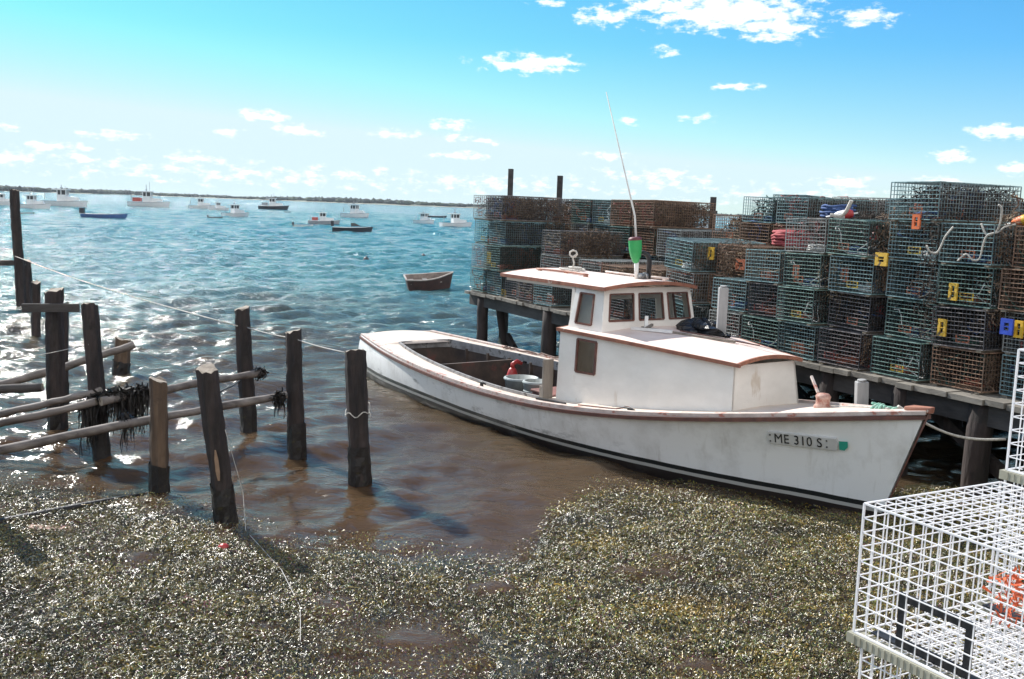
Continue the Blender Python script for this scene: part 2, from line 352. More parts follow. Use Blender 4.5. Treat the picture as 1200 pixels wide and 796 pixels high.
# ---------------------------------------------------------------- water
def np_mesh(name, V, Fq, mats, smooth=True):
    me = bpy.data.meshes.new(name); me.vertices.add(len(V)); me.vertices.foreach_set('co', V.astype(np.float32).ravel())
    nf, k = Fq.shape; me.loops.add(nf * k); me.loops.foreach_set('vertex_index', Fq.astype(np.int32).ravel())
    me.polygons.add(nf); me.polygons.foreach_set('loop_start', (np.arange(nf) * k).astype(np.int32)); me.polygons.foreach_set('loop_total', np.full(nf, k, np.int32))
    me.polygons.foreach_set('use_smooth', np.full(nf, smooth))
    for m_ in mats: me.materials.append(m_)
    me.update(calc_edges=True); me.validate(); return me
def wave_height(x, y, r):
    h = np.zeros_like(x); g = np.random.default_rng(3)
    near = np.interp(y, [0, 6.5, 11, 18, 34], [.25, .42, .62, .95, 1.0]) * (1 - .45 * near_boat(x, y))
    swell = np.interp(y, [0, 8, 14, 24], [.1, .25, .7, 1.0]) * (1 - .6 * near_boat(x, y))
    sp = np.maximum(.05, r * .0062); opn = np.interp(r, [14, 60, 200], [1, 1.6, 2.6]); gust = 1 + .35 * np.sin(x * .13 + 1.7 * np.sin(y * .07)) * np.sin(y * .11 + 1.0)
    for i in range(92):
        chop = i < 58
        lam = (.26 * (1.7 / .26) ** (g.random() ** 1.35)) if chop else (1.1 * (4.2 / 1.1) ** g.random() ** 1.3); ang = g.normal(-1.3, .75 if chop else .4); k = 2 * math.pi / lam
        amp = (.05 if chop else .02) / k; ph = g.random() * 6.28
        fade = np.clip((lam / sp - 1.6) / 2.0, 0, 1)
        w = k * (x * math.cos(ang) + y * math.sin(ang)) + ph + 1.4 * np.sin(x * .61 * g.uniform(.6, 1.4) + ph) + 1.2 * np.sin(y * .43 * g.uniform(.6, 1.4) + 2 * ph)
        h += fade * amp * (np.sin(w) + .22 * np.cos(2 * w)) * (near * gust * (1 + (opn - 1) * .35) if chop else swell * opn * gust)
    return h
def water_mat():
    m, N, L, P = new_mat('sea water')
    P.inputs['Roughness'].default_value = .115; P.inputs['IOR'].default_value = 1.33
    geo = N.new('ShaderNodeNewGeometry'); sep = N.new('ShaderNodeSeparateXYZ'); L.new(geo.outputs['Position'], sep.inputs[0])
    n = N.new('ShaderNodeTexNoise'); n.inputs['Scale'].default_value = .09; n.inputs['Detail'].default_value = 5; L.new(geo.outputs['Position'], n.inputs['Vector'])
    ad = N.new('ShaderNodeMath'); ad.operation = 'MULTIPLY_ADD'; L.new(n.outputs['Fac'], ad.inputs[0]); ad.inputs[1].default_value = 26; 
    sb = N.new('ShaderNodeMath'); sb.operation = 'SUBTRACT'; L.new(sep.outputs['Y'], sb.inputs[0]); sb.inputs[1].default_value = 13; L.new(sb.outputs[0], ad.inputs[2])
    mr = N.new('ShaderNodeMapRange'); L.new(ad.outputs[0], mr.inputs[0]); mr.inputs[1].default_value = 8; mr.inputs[2].default_value = 90
    cr = N.new('ShaderNodeValToRGB'); e = cr.color_ramp.elements
    e[0].position = 0; e[0].color = (.072, .044, .022, 1); e[1].position = 1; e[1].color = (.012, .125, .175, 1)
    a_ = e.new(.1); a_.color = (.07, .058, .038, 1); b_ = e.new(.3); b_.color = (.025, .115, .135, 1)
    L.new(mr.outputs[0], cr.inputs[0]); L.new(cr.outputs[0], P.inputs['Base Color'])
    P.inputs['Subsurface Weight'].default_value = .85; P.inputs['Subsurface Radius'].default_value = (1, .8, .55); P.inputs['Subsurface Scale'].default_value = 1.1
    def nz(s, st, det):
        mp = N.new('ShaderNodeMapping'); L.new(geo.outputs['Position'], mp.inputs[0]); mp.inputs['Scale'].default_value = st; mp.inputs['Rotation'].default_value = (0, 0, .3)
        q = N.new('ShaderNodeTexNoise'); q.inputs['Scale'].default_value = s; q.inputs['Detail'].default_value = det; q.inputs['Roughness'].default_value = .6; L.new(mp.outputs[0], q.inputs['Vector']); return q.outputs['Fac']
    n1, n2 = nz(4.5, (.6, 1.2, 1), 5), nz(.9, (.55, 1.2, 1), 5)
    # far water is rougher than the sheltered edge
    st = N.new('ShaderNodeMapRange'); L.new(sep.outputs['Y'], st.inputs[0]); st.inputs[1].default_value = 7; st.inputs[2].default_value = 34; st.inputs[3].default_value = .25; st.inputs[4].default_value = 1.0
    b1 = N.new('ShaderNodeBump'); b1.inputs['Distance'].default_value = .17; L.new(n1, b1.inputs['Height']); L.new(st.outputs[0], b1.inputs['Strength'])
    st2 = N.new('ShaderNodeMapRange'); L.new(sep.outputs['Y'], st2.inputs[0]); st2.inputs[1].default_value = 18; st2.inputs[2].default_value = 90; st2.inputs[3].default_value = .0; st2.inputs[4].default_value = 1.0
    b2 = N.new('ShaderNodeBump'); b2.inputs['Distance'].default_value = 1.3; L.new(n2, b2.inputs['Height']); L.new(st2.outputs[0], b2.inputs['Strength']); L.new(b1.outputs[0], b2.inputs['Normal'])
    L.new(b2.outputs[0], P.inputs['Normal'])
    return m
def make_water():
    r = np.exp(np.arange(math.log(3.0), math.log(2600), .0062)); a = np.radians(np.concatenate([np.arange(-180, -50, 2.5), np.arange(-50, 50.01, .115), np.arange(52.5, 180.1, 2.5)]))
    Rr, A = np.meshgrid(r, a, indexing='ij'); x = Rr * np.sin(A); y = Rr * np.cos(A)
    z = wave_height(x, y, Rr)
    pass
    z = np.where(np.abs(A) > R(50.5), 0, z)
    z = np.where(in_boat(x, y, .15), -1.0, z)
    V = np.stack([x, y, z], -1).reshape(-1, 3); nr, na = Rr.shape
    i, j = np.meshgrid(np.arange(nr - 1), np.arange(na - 1), indexing='ij'); q = i * na + j
    F = np.stack([q, q + na, q + na + 1, q + 1], -1).reshape(-1, 4)
    o = link_mesh('water', np_mesh('water', V, F, [water_mat()])); struct(o)
make_water()

# shore bank under the near deck
bank = MB(); bank.sheet([[(x, y, z) for x in np.linspace(-14, 60, 20)] for y, z in ((3.4, -.35), (2.6, .05), (1.2, .25), (-3, .6), (-30, .8))], True)
struct(bank.build('shore', mat('dark mud', (.08, .065, .045), (.04, .032, .024), 3, .6, .8, 9)))
seabed = MB(); seabed.add([(-2650, -2650, -2.2), (2650, -2650, -2.2), (2650, 2650, -2.2), (-2650, 2650, -2.2)], [(0, 1, 2, 3)])
struct(seabed.build('ground', mat('sea floor mud', (.08, .065, .045), (.04, .03, .022), .3, .9)))

# ---------------------------------------------------------------- floating rockweed
WEED = [(-260, 556), (0, 566), (60, 572), (130, 582), (185, 586), (240, 606), (300, 622), (352, 645), (410, 638), (455, 652), (520, 652), (585, 662), (628, 640), (640, 606),
        (690, 578), (745, 572), (800, 574), (870, 582), (960, 600), (1020, 600), (1062, 566), (1110, 556), (1160, 566), (1400, 600)]
def make_weed():
    poly = [onz(px, py) for px, py in WEED]; bx = np.array([p.x for p in poly]); by = np.array([p.y for p in poly])
    # region below the line in the picture = nearer than by(x); lines of sight: use azimuth as the abscissa
    baz = bx / by
    o_ = np.argsort(baz); baz = baz[o_]; bd = by[o_]
    g = np.random.default_rng(8)
    ph = g.random((14, 2)) * 6.28; fr = g.normal(0, 1, (14, 2))
    def fbm(x, y, s):
        h = 0
        for i in range(14):
            k = s * (1 + i * .35); h = h + np.sin(x * fr[i, 0] * k + ph[i, 0] + 1.3 * np.sin(y * fr[i, 1] * k * .6)) * np.sin(y * fr[i, 1] * k + ph[i, 1]) / (1 + i * .25)
        return h / 3.2
    def inside(x, y):                       # >0 inside, metres to the edge
        d = np.interp(x / y, baz, bd) - y
        d = d + .16 * fbm(x, y, 2.6)
        # an open pool in the foreground
        for (px, py, rx, ry) in ((492, 752, .11, .06), (484, 780, .08, .04)):
            c = onz(px, py); q = np.hypot((x - c.x) / rx, (y - c.y) / ry); d = np.minimum(d, (q - 1 + .35 * fbm(x, y, 9)) * ry)
        return d
    # base mat
    xs = np.arange(-6.5, 7.5, .035); ys = np.arange(3.05, 10.2, .035); X, Y = np.meshgrid(xs, ys)
    D = inside(X, Y); Z = .022 + .02 * fbm(X, Y, 3) + .022 * fbm(X, Y, 14) + g.normal(0, .007, X.shape)
    Z = np.where(D < .0, -.12, np.where(D < .55, -.03 + (Z + .03) * (np.clip(D, 0, 1) / .55) ** .7, Z)); Z = np.where(in_boat(X, Y, .08), -.5, Z)
    V = np.stack([X, Y, Z], -1).reshape(-1, 3); ny, nx = X.shape
    i, j = np.meshgrid(np.arange(ny - 1), np.arange(nx - 1), indexing='ij'); q = i * nx + j
    Fb = np.stack([q, q + 1, q + nx + 1, q + nx], -1).reshape(-1, 4)
    # fronds
    n = 980000
    x = g.uniform(-4.6, 5.2, n); y = 3.2 + 6.0 * g.random(n) ** 1.25
    d = inside(x, y); vis = (np.abs(x) < y * .62 + .3)
    fbd = fbm(x * 1.0, y * 1.0, 1.6)
    keep = vis & (d > -.30) & (g.random(n) < np.where(d < .05, .05 + .25 * np.clip(d + .3, 0, 1), np.clip(.14 + d * 1.5, 0, 1)) * np.clip(.78 + .7 * fbd, .4, 1)) & ~in_boat(x, y, 0)
    x, y, d = x[keep], y[keep], d[keep]; n = len(x)
    ang = g.normal(0, .75, n) + 2.4 * fbm(x, y, 1.0) + 1.2; L_ = np.where(g.random(n) < .035, g.uniform(.05, .11, n), g.uniform(.008, .028, n)); w = np.where(L_ > .04, .0032, g.uniform(.0032, .0068, n))
    z0 = .020 + (.02 * fbm(x, y, 3) + .022 * fbm(x, y, 14)) * np.clip(d * 2.2, .1, 1) + g.uniform(.0, .026, n) * np.clip(d * 2, .12, 1)
    el = g.normal(0, .26, n); curl = g.normal(0, .35, n); tw = g.normal(0, .6, n)
    dx, dy = np.cos(ang), np.sin(ang); px_, py_ = -dy, dx
    V2 = np.empty((n, 6, 3))
    for k, t in enumerate((-1, 0, 1)):
        cx = x + dx * L_ * .5 * t + px_ * curl * L_ * .5 * (t * t); cy = y + dy * L_ * .5 * t + py_ * curl * L_ * .5 * (t * t)
        cz = z0 + L_ * .5 * t * np.sin(el) + (.006 if t == 0 else 0)
        ww = w * (1.0 if t == 0 else .55)
        for s_ in (0, 1):
            sg = (s_ * 2 - 1) * ww * .5 * 1.4
            V2[:, k * 2 + s_, 0] = cx + px_ * sg * np.cos(tw); V2[:, k * 2 + s_, 1] = cy + py_ * sg * np.cos(tw); V2[:, k * 2 + s_, 2] = np.maximum(cz + sg * np.sin(tw), .002)
    b = len(V) + np.arange(n)[:, None] * 6
    F2 = np.concatenate([b + np.array([0, 2, 3, 1]), b + np.array([2, 4, 5, 3])], 0)
    Va = np.concatenate([V, V2.reshape(-1, 3)]); Fa = np.concatenate([Fb, F2])
    # colours of the individual fronds
    pal = np.array([(.17, .145, .035), (.13, .085, .033), (.24, .17, .04), (.055, .07, .028), (.40, .26, .05), (.15, .05, .065), (.36, .33, .27), (.03, .024, .016), (.15, .20, .05)])
    cl = fbm(x, y, 1.3); c2 = fbm(x + 9, y, 4)
    pr = np.stack([1.7 + 0 * x, 1.5 + 0 * x, 1.0 + .8 * cl, .8 + 0 * x, np.clip(.28 + 1.0 * c2, .06, 3), np.clip(.3 - 1.2 * c2, .05, 2), np.clip(.22 + .7 * fbm(x, y + 4, 2), .05, 2), .8 + 0 * x, .35 + 0 * x], 1)
    c0 = onz(812, 716); yq = np.hypot((x - c0.x) / .34, (y - c0.y) / .2); pr[:, 4] += 9 * np.clip(1.25 - yq, 0, 1)
    for q_ in ((700, 640), (1000, 640), (640, 690)):
        c0 = onz(*q_); yq = np.hypot((x - c0.x) / .3, (y - c0.y) / .2); pr[:, 4] += 1.4 * np.clip(1.2 - yq, 0, 1)
    pr[:, 4] *= np.clip(.8 + .35 * x, .35, 2); pr[:, 2] *= np.clip(1 + .25 * x, .5, 1.8); pr[:, 8] *= np.clip(1.4 + .5 * x, .6, 3); pr[:, 6] *= np.clip(1.2 - .35 * x, .5, 2.4)
    pr /= pr.sum(1, keepdims=True); cum = pr.cumsum(1); ci = (g.random(n)[:, None] > cum).sum(1).clip(0, len(pal) - 1)
    cm = fbm(x + 3, y - 2, 2.2); cm2 = fbm(x - 5, y, 7)
    colf = pal[ci] * g.uniform(.6, 1.5, (n, 1)) * np.clip(1.15 + .75 * cm + .5 * cm2, .4, 2.4)[:, None] * np.array([.70, .70, .58])
    colr = np.ones((len(Va), 4)); colr[:, :3] = (.05, .042, .02)
    cb = .5 + .5 * fbm(V[:, 0], V[:, 1], 14); colr[:len(V), :3] *= (.4 + 1.0 * cb)[:, None]
    colr[len(V):, :3] = np.repeat(colf, 6, 0)
    m, N, L, P = new_mat('wet rockweed'); P.inputs['Roughness'].default_value = .25; P.inputs['Specular IOR Level'].default_value = .75
    at = N.new('ShaderNodeAttribute'); at.attribute_name = 'tone'; L.new(at.outputs['Color'], P.inputs['Base Color'])
    tc = N.new('ShaderNodeTexCoord'); nz = N.new('ShaderNodeTexNoise'); nz.inputs['Scale'].default_value = 160; nz.inputs['Detail'].default_value = 2; L.new(tc.outputs['Object'], nz.inputs['Vector'])
    bp = N.new('ShaderNodeBump'); bp.inputs['Strength'].default_value = .7; bp.inputs['Distance'].default_value = .004; L.new(nz.outputs['Fac'], bp.inputs['Height']); L.new(bp.outputs[0], P.inputs['Normal'])
    me = np_mesh('seaweed', Va, Fa, [m], False)
    ca = me.color_attributes.new('tone', 'FLOAT_COLOR', 'POINT'); ca.data.foreach_set('color', colr.astype(np.float32).ravel())
    o = link_mesh('seaweed', me)
    tag(o, 'wet olive and brown rockweed floating in a thick mat along the shore', 'seaweed', kind='stuff')
make_weed()

# ---------------------------------------------------------------- far shore
def far_shore():
    land_m = mat('distant ground', (.06, .08, .04), (.035, .05, .03), .02, .9)
    sand_m = mat('pale beach', (.42, .38, .30), (.30, .27, .2), .03, .9)
    pts = [(-420, 226, 0, 5.0), (-60, 223.2, 0, 4.2), (0, 224.2, 0, 4.4), (60, 226.0, 0, 3.9), (108, 227.6, 0, 4.3), (150, 228.6, 0, 4.6), (200, 230.6, 0, 3.4), (225, 231.4, 0, 4.0), (300, 234.4, 0, 3.6), (330, 235.4, 0, 4.4), (430, 239.4, 0, 5.6),
           (480, 241.3, 0, 5.4), (545, 243.6, 0, 4.5), (640, 247, 0, 4.0), (800, 252.6, 0, 3.4), (900, 256, 0, 3.5), (1200, 267, 0, 4), (1700, 286, 0, 4)]
    A = [onz(p[0], p[1]) for p in pts]
    shore = MB(); 
    fr = [(p.x, p.y, -.3) for p in A]; f1 = [(p.x * 1.004, p.y * 1.004, .35) for p in A]; f2 = [(p.x * 1.02, p.y * 1.02, 1.2) for p in A]; f3 = [(p.x * 1.25, p.y * 1.25, 2.3 + .2 * (i % 3)) for i, p in enumerate(A)]; f4 = [(p.x * 1.6, p.y * 1.6, -1) for p in A]
    shore.sheet([fr, f1]); shore.cur = 1; shore.sheet([f1, f2, f3, f4])
    struct(shore.build('hills', [sand_m, land_m]))
    # woods: clumps of leaf-sized tufts and conifer cones along the crest
    g = np.random.default_rng(2); wood = MB()
    for i in range(len(A) - 1):
        a, b = A[i], A[i + 1]; ln = (b - a).length; cnt = int(ln / 1.6)
        for k in range(cnt):
            t = g.random(); dep = 1.01 + g.random() ** 1.5 * .09; hh = pts[i][3] * (1 - t) + pts[i + 1][3] * t
            p = (a * (1 - t) + b * t) * dep; h = hh * g.uniform(.72, 1.0) * (1 + .12 * math.sin(p.x * .025)); r_ = g.uniform(2.4, 5.0); n = 6; ph = g.random() * 6
            con = g.random() < .18; z0 = .6
            prof = [(r_ * .75, .0), (r_, h * .28), (r_ * .55, h * .62), (.08, h)] if con else [(r_ * .6, 0), (r_ * 1.15, h * .35), (r_ * .95, h * .7), (.3, h * .86)]
            vs = [(p.x + q * math.cos(ph + 6.283 * m_ / n) * g.uniform(.75, 1.25), p.y + q * math.sin(ph + 6.283 * m_ / n), z0 + z * g.uniform(.93, 1.07)) for q, z in prof for m_ in range(n)]
            fs = [(u * n + m_, u * n + (m_ + 1) % n, (u + 1) * n + (m_ + 1) % n, (u + 1) * n + m_) for u in range(3) for m_ in range(n)]
            wood.cur = 0 if g.random() < .6 else 1; wood.add(vs, fs)
    o = wood.build('woods', [mat('dark spruce', (.018, .032, .022), (.010, .018, .014), .15, .9), mat('mixed foliage', (.045, .07, .03), (.022, .036, .02), .15, .9)])
    tag(o, 'low line of dark spruce woods along the far shore', 'woods', kind='stuff')
far_shore()
# sea air: far things pale a little
def haze():
    b = MB(); s_ = 2640; b.box((0, 0, 5.0), (2 * s_, 2 * s_, 18.0)); m, N, L, P = new_mat('sea haze'); N.remove(P)
    v = N.new('ShaderNodeVolumePrincipled'); v.inputs['Color'].default_value = (.80, .90, 1.0, 1); v.inputs['Density'].default_value = .00013; v.inputs['Anisotropy'].default_value = .2
    L.new(v.outputs[0], N['Material Output'].inputs['Volume']); o = b.build('haze', m); tag(o, 'thin pale sea haze over the bay', 'haze', kind='stuff')
haze()
# ---------------------------------------------------------------- lobster boat
boat = empty('lobster_boat', BM.translation, BROT, 'white wooden lobster boat with pinkish cabin roof, tied up alongside the trap wharf', 'lobster boat')
def bpt(a, c, z): return BM @ Vector((a, c, z))
def build_boat():
    ss = list(np.linspace(0, BL, 50)); ts = [-1, -.75, -.5, -.25, 0, .12, .25, .4, .55, .7, .85, 1]
    h = MB()
    for side in (-1, 1):
        g = [[hull_pt(s, t, side) for t in ts] for s in ss]
        if side == 1: g = g[::-1]
        h.sheet(g, True)
    tr = [hull_pt(0, t, -1) for t in ts]; tp = [hull_pt(0, t, 1) for t in ts]
    h.sheet([[p.lerp(q, k / 6) + Vector((-.10 * (1 - (2 * k / 6 - 1) ** 2), 0, 0)) for k in range(7)] for p, q in zip(tr, tp)], True)
    h.build('hull', M_hull, boat)
    # deck: full at the ends, side strips beside the cockpit
    A0, A1 = .85, 4.96
    f_in = smooth_interp([A0, 1.3, 2.2, 3.3, 4.2, A1], [.42, .54, .72, .86, .92, .90])
    def dz(s, fr): return f_sz(s) - .008 + .035 * (1 - fr * fr) * (1 if s > A1 or s < A0 else 0)
    def dpt(s, c): 
        p = hull_pt(s, 1, 1); w = p.y; return Vector((p.x, c * w, dz(s, c)))
    dk = MB()
    for lo, hi in ((0, A0), (A1, BL)):
        S = np.linspace(lo, hi, 24); dk.sheet([[dpt(s, c) + (Vector((-.10 * (1 - c * c), 0, 0)) if s == 0 else Vector()) for c in np.linspace(-1, 1, 13)] for s in S], True)
    for side in (-1, 1):
        S = np.linspace(A0, A1, 30); rows = []
        for s in S:
            o_ = hull_pt(s, 1, side); i_ = Vector((s, side * f_in(s), dz(s, 1)))
            rows.append([Vector((o_.x, o_.y, dz(s, 1))), o_.lerp(i_, .5) + Vector((0, 0, .004)), i_])
        if side == -1: rows = [r_[::-1] for r_ in rows]
        dk.sheet(rows[::-1] if side == 1 else rows[::-1], False)
    dk.build('deck', M_deck, boat)
    # covering board moulding, guard and rub strake
    for side in (-1, 1):
        for nm, dzz, off, w, hh, m_, s0 in (('covering_board', .006, -.035, .07, .03, M_guard, 0), ('rub_rail', -.035, .012, .028, .035, M_brownrail, 0)):
            b = MB(); P_ = []
            for s in np.linspace(s0, BL, 60):
                q = hull_pt(s, 1, side); P_.append(Vector((q.x, q.y + side * off * min(1, (BL - s) / .6 + .1), q.z + dzz)))
            for u in range(len(P_) - 1): b.bar(P_[u], P_[u + 1] + (P_[u + 1] - P_[u]) * .02, w, hh)
            b.build(nm, m_, boat)
    b = MB(); P_ = [Vector((hull_pt(0, 1, 1).x - .10 * (1 - c * c) - .008, c * f_sh(0), f_sz(0) - .01)) for c in np.linspace(-1, 1, 11)]
    for u in range(10): b.bar(P_[u], P_[u + 1], .03, .04)
    b.build('stern_moulding', M_guard, boat)
    b = MB(); b.tube([hull_pt(BL, t, 0) + Vector((.012, 0, 0)) for t in (-.5, -.2, 0, .25, .5, .75, 1.0)], [.006, .007, .007, .007, .007, .008, .012], 6); b.build('stem', M_brownrail, boat)
    b = MB(); p = hull_pt(BL, 1, 0); b.hexa([(p.x - .17, -.075, p.z - .0), (p.x + .04, -.03, p.z), (p.x + .04, .03, p.z), (p.x - .17, .075, p.z)], [(p.x - .17, -.065, p.z + .03), (p.x + .05, -.022, p.z + .055), (p.x + .05, .022, p.z + .055), (p.x - .17, .065, p.z + .03)])
    b.build('bow_cap', M_trim, boat, .008)
    # cockpit: coaming, walls, sole
    co = MB(); wl = MB()
    ring = [Vector((s, -f_in(s), f_sz(s))) for s in np.linspace(A1, A0, 26)] + [Vector((A0 - .05 * math.cos(t) + .0, .42 * math.sin(t), f_sz(A0))) for t in np.linspace(-1.3, 1.3, 7)] + [Vector((s, f_in(s), f_sz(s))) for s in np.linspace(A0, A1, 26)]
    for u in range(len(ring) - 1):
        a_, b_ = ring[u], ring[u + 1]
        if (b_ - a_).length < 1e-4: continue
        co.bar(a_ + Vector((0, 0, -.03)), b_ + (b_ - a_) * .05 + Vector((0, 0, -.03)), .026, .115)
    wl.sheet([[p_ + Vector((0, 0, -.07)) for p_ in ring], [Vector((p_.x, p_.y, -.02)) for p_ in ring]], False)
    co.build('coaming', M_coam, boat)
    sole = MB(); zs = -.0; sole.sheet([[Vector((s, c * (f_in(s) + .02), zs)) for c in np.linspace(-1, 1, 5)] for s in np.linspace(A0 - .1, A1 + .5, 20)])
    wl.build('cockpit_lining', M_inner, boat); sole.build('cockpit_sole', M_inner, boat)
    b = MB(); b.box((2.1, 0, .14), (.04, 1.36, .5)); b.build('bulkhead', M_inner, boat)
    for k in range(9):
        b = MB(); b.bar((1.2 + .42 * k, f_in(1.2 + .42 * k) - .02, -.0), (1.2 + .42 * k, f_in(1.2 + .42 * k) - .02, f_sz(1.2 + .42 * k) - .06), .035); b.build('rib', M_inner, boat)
    # trunk cabin
    aB, aF = 4.97, 7.10
    hb = lambda a: ip(a, [aB, 6, aF], [.86, .72, .47]); ht = lambda a: ip(a, [aB, 6, aF], [.835, .68, .42])
    zb = lambda a: f_sz(a) + .01; zt = lambda a: ip(a, [aB, 6, aF], [1.22, 1.19, 1.13])
    for side, nm in ((-1, 'cabin_side'), (1, 'cabin_side')):
        w = MB(); inn = Vector((0, -side, 0)); S = [aB, 5.6, 6.2, 6.7, aF]
        # window hole in the first panel
        for u in range(4):
            a_, b_ = S[u], S[u + 1]; fx = lambda a, z_: -.05 * (a - aB) / (aF - aB) * z_
            cs = [Vector((a_, side * hb(a_), zb(a_))), Vector((b_, side * hb(b_), zb(b_))), Vector((b_ + fx(b_, 1), side * ht(b_), zt(b_))), Vector((a_ + fx(a_, 1), side * ht(a_), zt(a_)))]
            holes = [(.42, .46, .84, .93)] if u == 0 else []
            w.wall(cs if side == -1 else cs, holes, .022, inn)
            if u == 0:
                c = cs
                P = lambda x, y: c[0] * (1 - x) * (1 - y) + c[1] * x * (1 - y) + c[2] * x * y + c[3] * (1 - x) * y
                fr = MB(); o_ = Vector((0, side * .006, 0)); q = [P(.42, .46) + o_, P(.84, .46) + o_, P(.84, .93) + o_, P(.42, .93) + o_]
                for k in range(4): fr.bar(q[k], q[(k + 1) % 4], .022, .02, up=(0, 1, 0))
                wf = fr.build('window', M_brownrail, boat); gl = MB(); q2 = [v - o_ * 2.5 for v in q]; gl.add(q2, [(0, 1, 2, 3)]); gl.build('pane', M_glass, wf)
        w.build(nm, M_cabin, boat)
    w = MB(); w.wall([(aF, -hb(aF), zb(aF)), (aF, hb(aF), zb(aF)), (aF - .05, ht(aF), zt(aF)), (aF - .05, -ht(aF), zt(aF))], [], .022, (-1, 0, 0)); w.build('cabin_front', M_cabin, boat)
    w = MB(); w.wall([(aB, -hb(aB), -.1), (aB, hb(aB), -.1), (aB, .60, 1.66), (aB, -.60, 1.66)], [(.33, 0, .62, .93), (.66, .70, .9, .93)], .02, (1, 0, 0)); w.build('aft_bulkhead', M_cabin, boat)
    # trunk roof, cambered with overhang
    def roof(S, hw, zf, camber, th, ov, mname, name, tname, x_shift=lambda s, c: 0):
        r_ = MB(); C = np.linspace(-1, 1, 13)
        top = [[Vector((s + x_shift(s, c), c * (hw(s) + ov), zf(s) + camber * (1 - c * c) + th)) for c in C] for s in S]
        bot = [[p_ - Vector((0, 0, th)) for p_ in row] for row in top]
        r_.sheet(top, True); r_.sheet([row[::-1] for row in bot], True)
        ob = r_.build(name, mname, boat)
        e = MB(); loop = [row[0] for row in top] + top[-1][1:] + [row[-1] for row in top[::-1]][1:] + top[0][::-1][1:]
        for u in range(len(loop) - 1):
            a_, b_ = loop[u], loop[u + 1]; e.bar(a_ - Vector((0, 0, th * .55)), b_ + (b_ - a_) * .06 - Vector((0, 0, th * .55)), .022, th * 1.25)
        e.build(tname, M_trim, boat); return ob
    roof([aB - .02, 5.4, 5.8, 6.2, 6.6, aF + .01], ht, zt, .055, .028, .025, M_roof, 'trunk_roof', 'roof_trim')
    # pilothouse
    def ws(z): k = (z - 1.23) / .43; return k
    sideA, sideF = 4.99, 5.46
    for side in (-1, 1):
        w = MB(); cs = [Vector((sideA, side * .76, 1.225)), Vector((sideF, side * .675, 1.215)), Vector((sideF - .07, side * .61, 1.665)), Vector((sideA, side * .66, 1.675))]
        hl = (.2, .2, .68, .9); w.wall(cs, [hl], .025, (0, -side, 0)); w.build('pilothouse_side', M_cabin, boat)
        c = cs; P = lambda x, y: c[0] * (1 - x) * (1 - y) + c[1] * x * (1 - y) + c[2] * x * y + c[3] * (1 - x) * y
        q = [P(hl[0], hl[1]), P(hl[2], hl[1]), P(hl[2], hl[3]), P(hl[0], hl[3])]; fr = MB()
        for k in range(4): fr.bar(q[k], q[(k + 1) % 4], .016, .03, up=(0, 1, 0))
        wf = fr.build('window', M_brownrail, boat); gl = MB(); gl.add([v + Vector((0, -side * .012, 0)) for v in q], [(0, 1, 2, 3)]); gl.build('pane', M_glass, wf)
    cs = [Vector((sideF, -.675, 1.215)), Vector((sideF, .675, 1.215)), Vector((sideF - .07, .61, 1.70)), Vector((sideF - .07, -.61, 1.70))]
    holes = [(.065, .30, .325, .87), (.385, .30, .655, .87), (.715, .30, .955, .87)]
    w = MB(); w.wall(cs, holes, .03, (-1, 0, 0)); w.build('windshield_frame', M_cabin, boat)
    c = cs; P = lambda x, y: c[0] * (1 - x) * (1 - y) + c[1] * x * (1 - y) + c[2] * x * y + c[3] * (1 - x) * y
    for n_, hl in enumerate(holes):
        q = [P(hl[0], hl[1]), P(hl[2], hl[1]), P(hl[2], hl[3]), P(hl[0], hl[3])]; fr = MB()
        for k in range(4): fr.bar(q[k], q[(k + 1) % 4], .016, .016, up=(1, 0, 0))
        wf = fr.build('window', M_brownrail, boat); gl = MB(); gl.add([v + Vector((-.012, 0, 0)) for v in q], [(0, 1, 2, 3)]); gl.build('pane', M_glass, wf)
        if n_ == 0:
            vs = MB(); vs.bar(q[3] + Vector((.02, -.01, .035)), q[2] + Vector((.02, .01, .035)), .03, .016); vs.build('visor', M_stringer, boat)
    roof([3.60, 3.85, 4.2, 4.7, 5.1, 5.44], lambda s: ip(s, [3.60, 5.44], [.66, .63]), lambda s: 1.695 - .012 * (s - 3.3) / 2, .06, .03, .03, M_roof, 'pilothouse_roof', 'roof_trim', lambda s, c: .06 * (1 - c * c) if s > 5.4 else 0)
    # beams carrying the roof aft, braces
    b = MB()
    for side in (-1, 1): b.bar((3.64, side * .62, 1.675), (5.0, side * .62, 1.672), .03, .05)
    for x in (3.7, 4.0, 4.4): b.bar((x, -.6, 1.70), (x, .6, 1.70), .03, .03)
    b.build('roof_beams', M_cabin, boat)
    for side in (-1, 1):
        b = MB(); b.bar((5.0, side * .72, 1.24), (4.93, side * .64, 1.66), .035, .05); b.build('corner_post', M_cabin, boat)
    b = MB(); b.bar((4.87, -.90, -.1), (4.87, -.905, .90), .03, .13); b.box((4.83, -.93, .54), (.06, .06, .14)); b.build('hauler_post', M_greywood, boat, .006)
    # roof slats / handrails
    for c0, x0, x1, bow in ((-.32, 3.8, 4.75, .07), (.32, 4.3, 5.35, -.05)):
        b = MB(); z_ = lambda c_: 1.72 + .06 * (1 - (c_ / .66) ** 2) + .022
        b.tube([(x0 + (x1 - x0) * t, c0 + bow * math.sin(math.pi * t), z_(c0)) for t in np.linspace(0, 1, 9)], .013, 6)
        for t in (0.05, .5, .95): b.box((x0 + (x1 - x0) * t, c0 + bow * math.sin(math.pi * t), z_(c0) - .018), (.05, .03, .03))
        b.build('roof_handrail', M_trim if c0 < 0 else M_guard, boat)
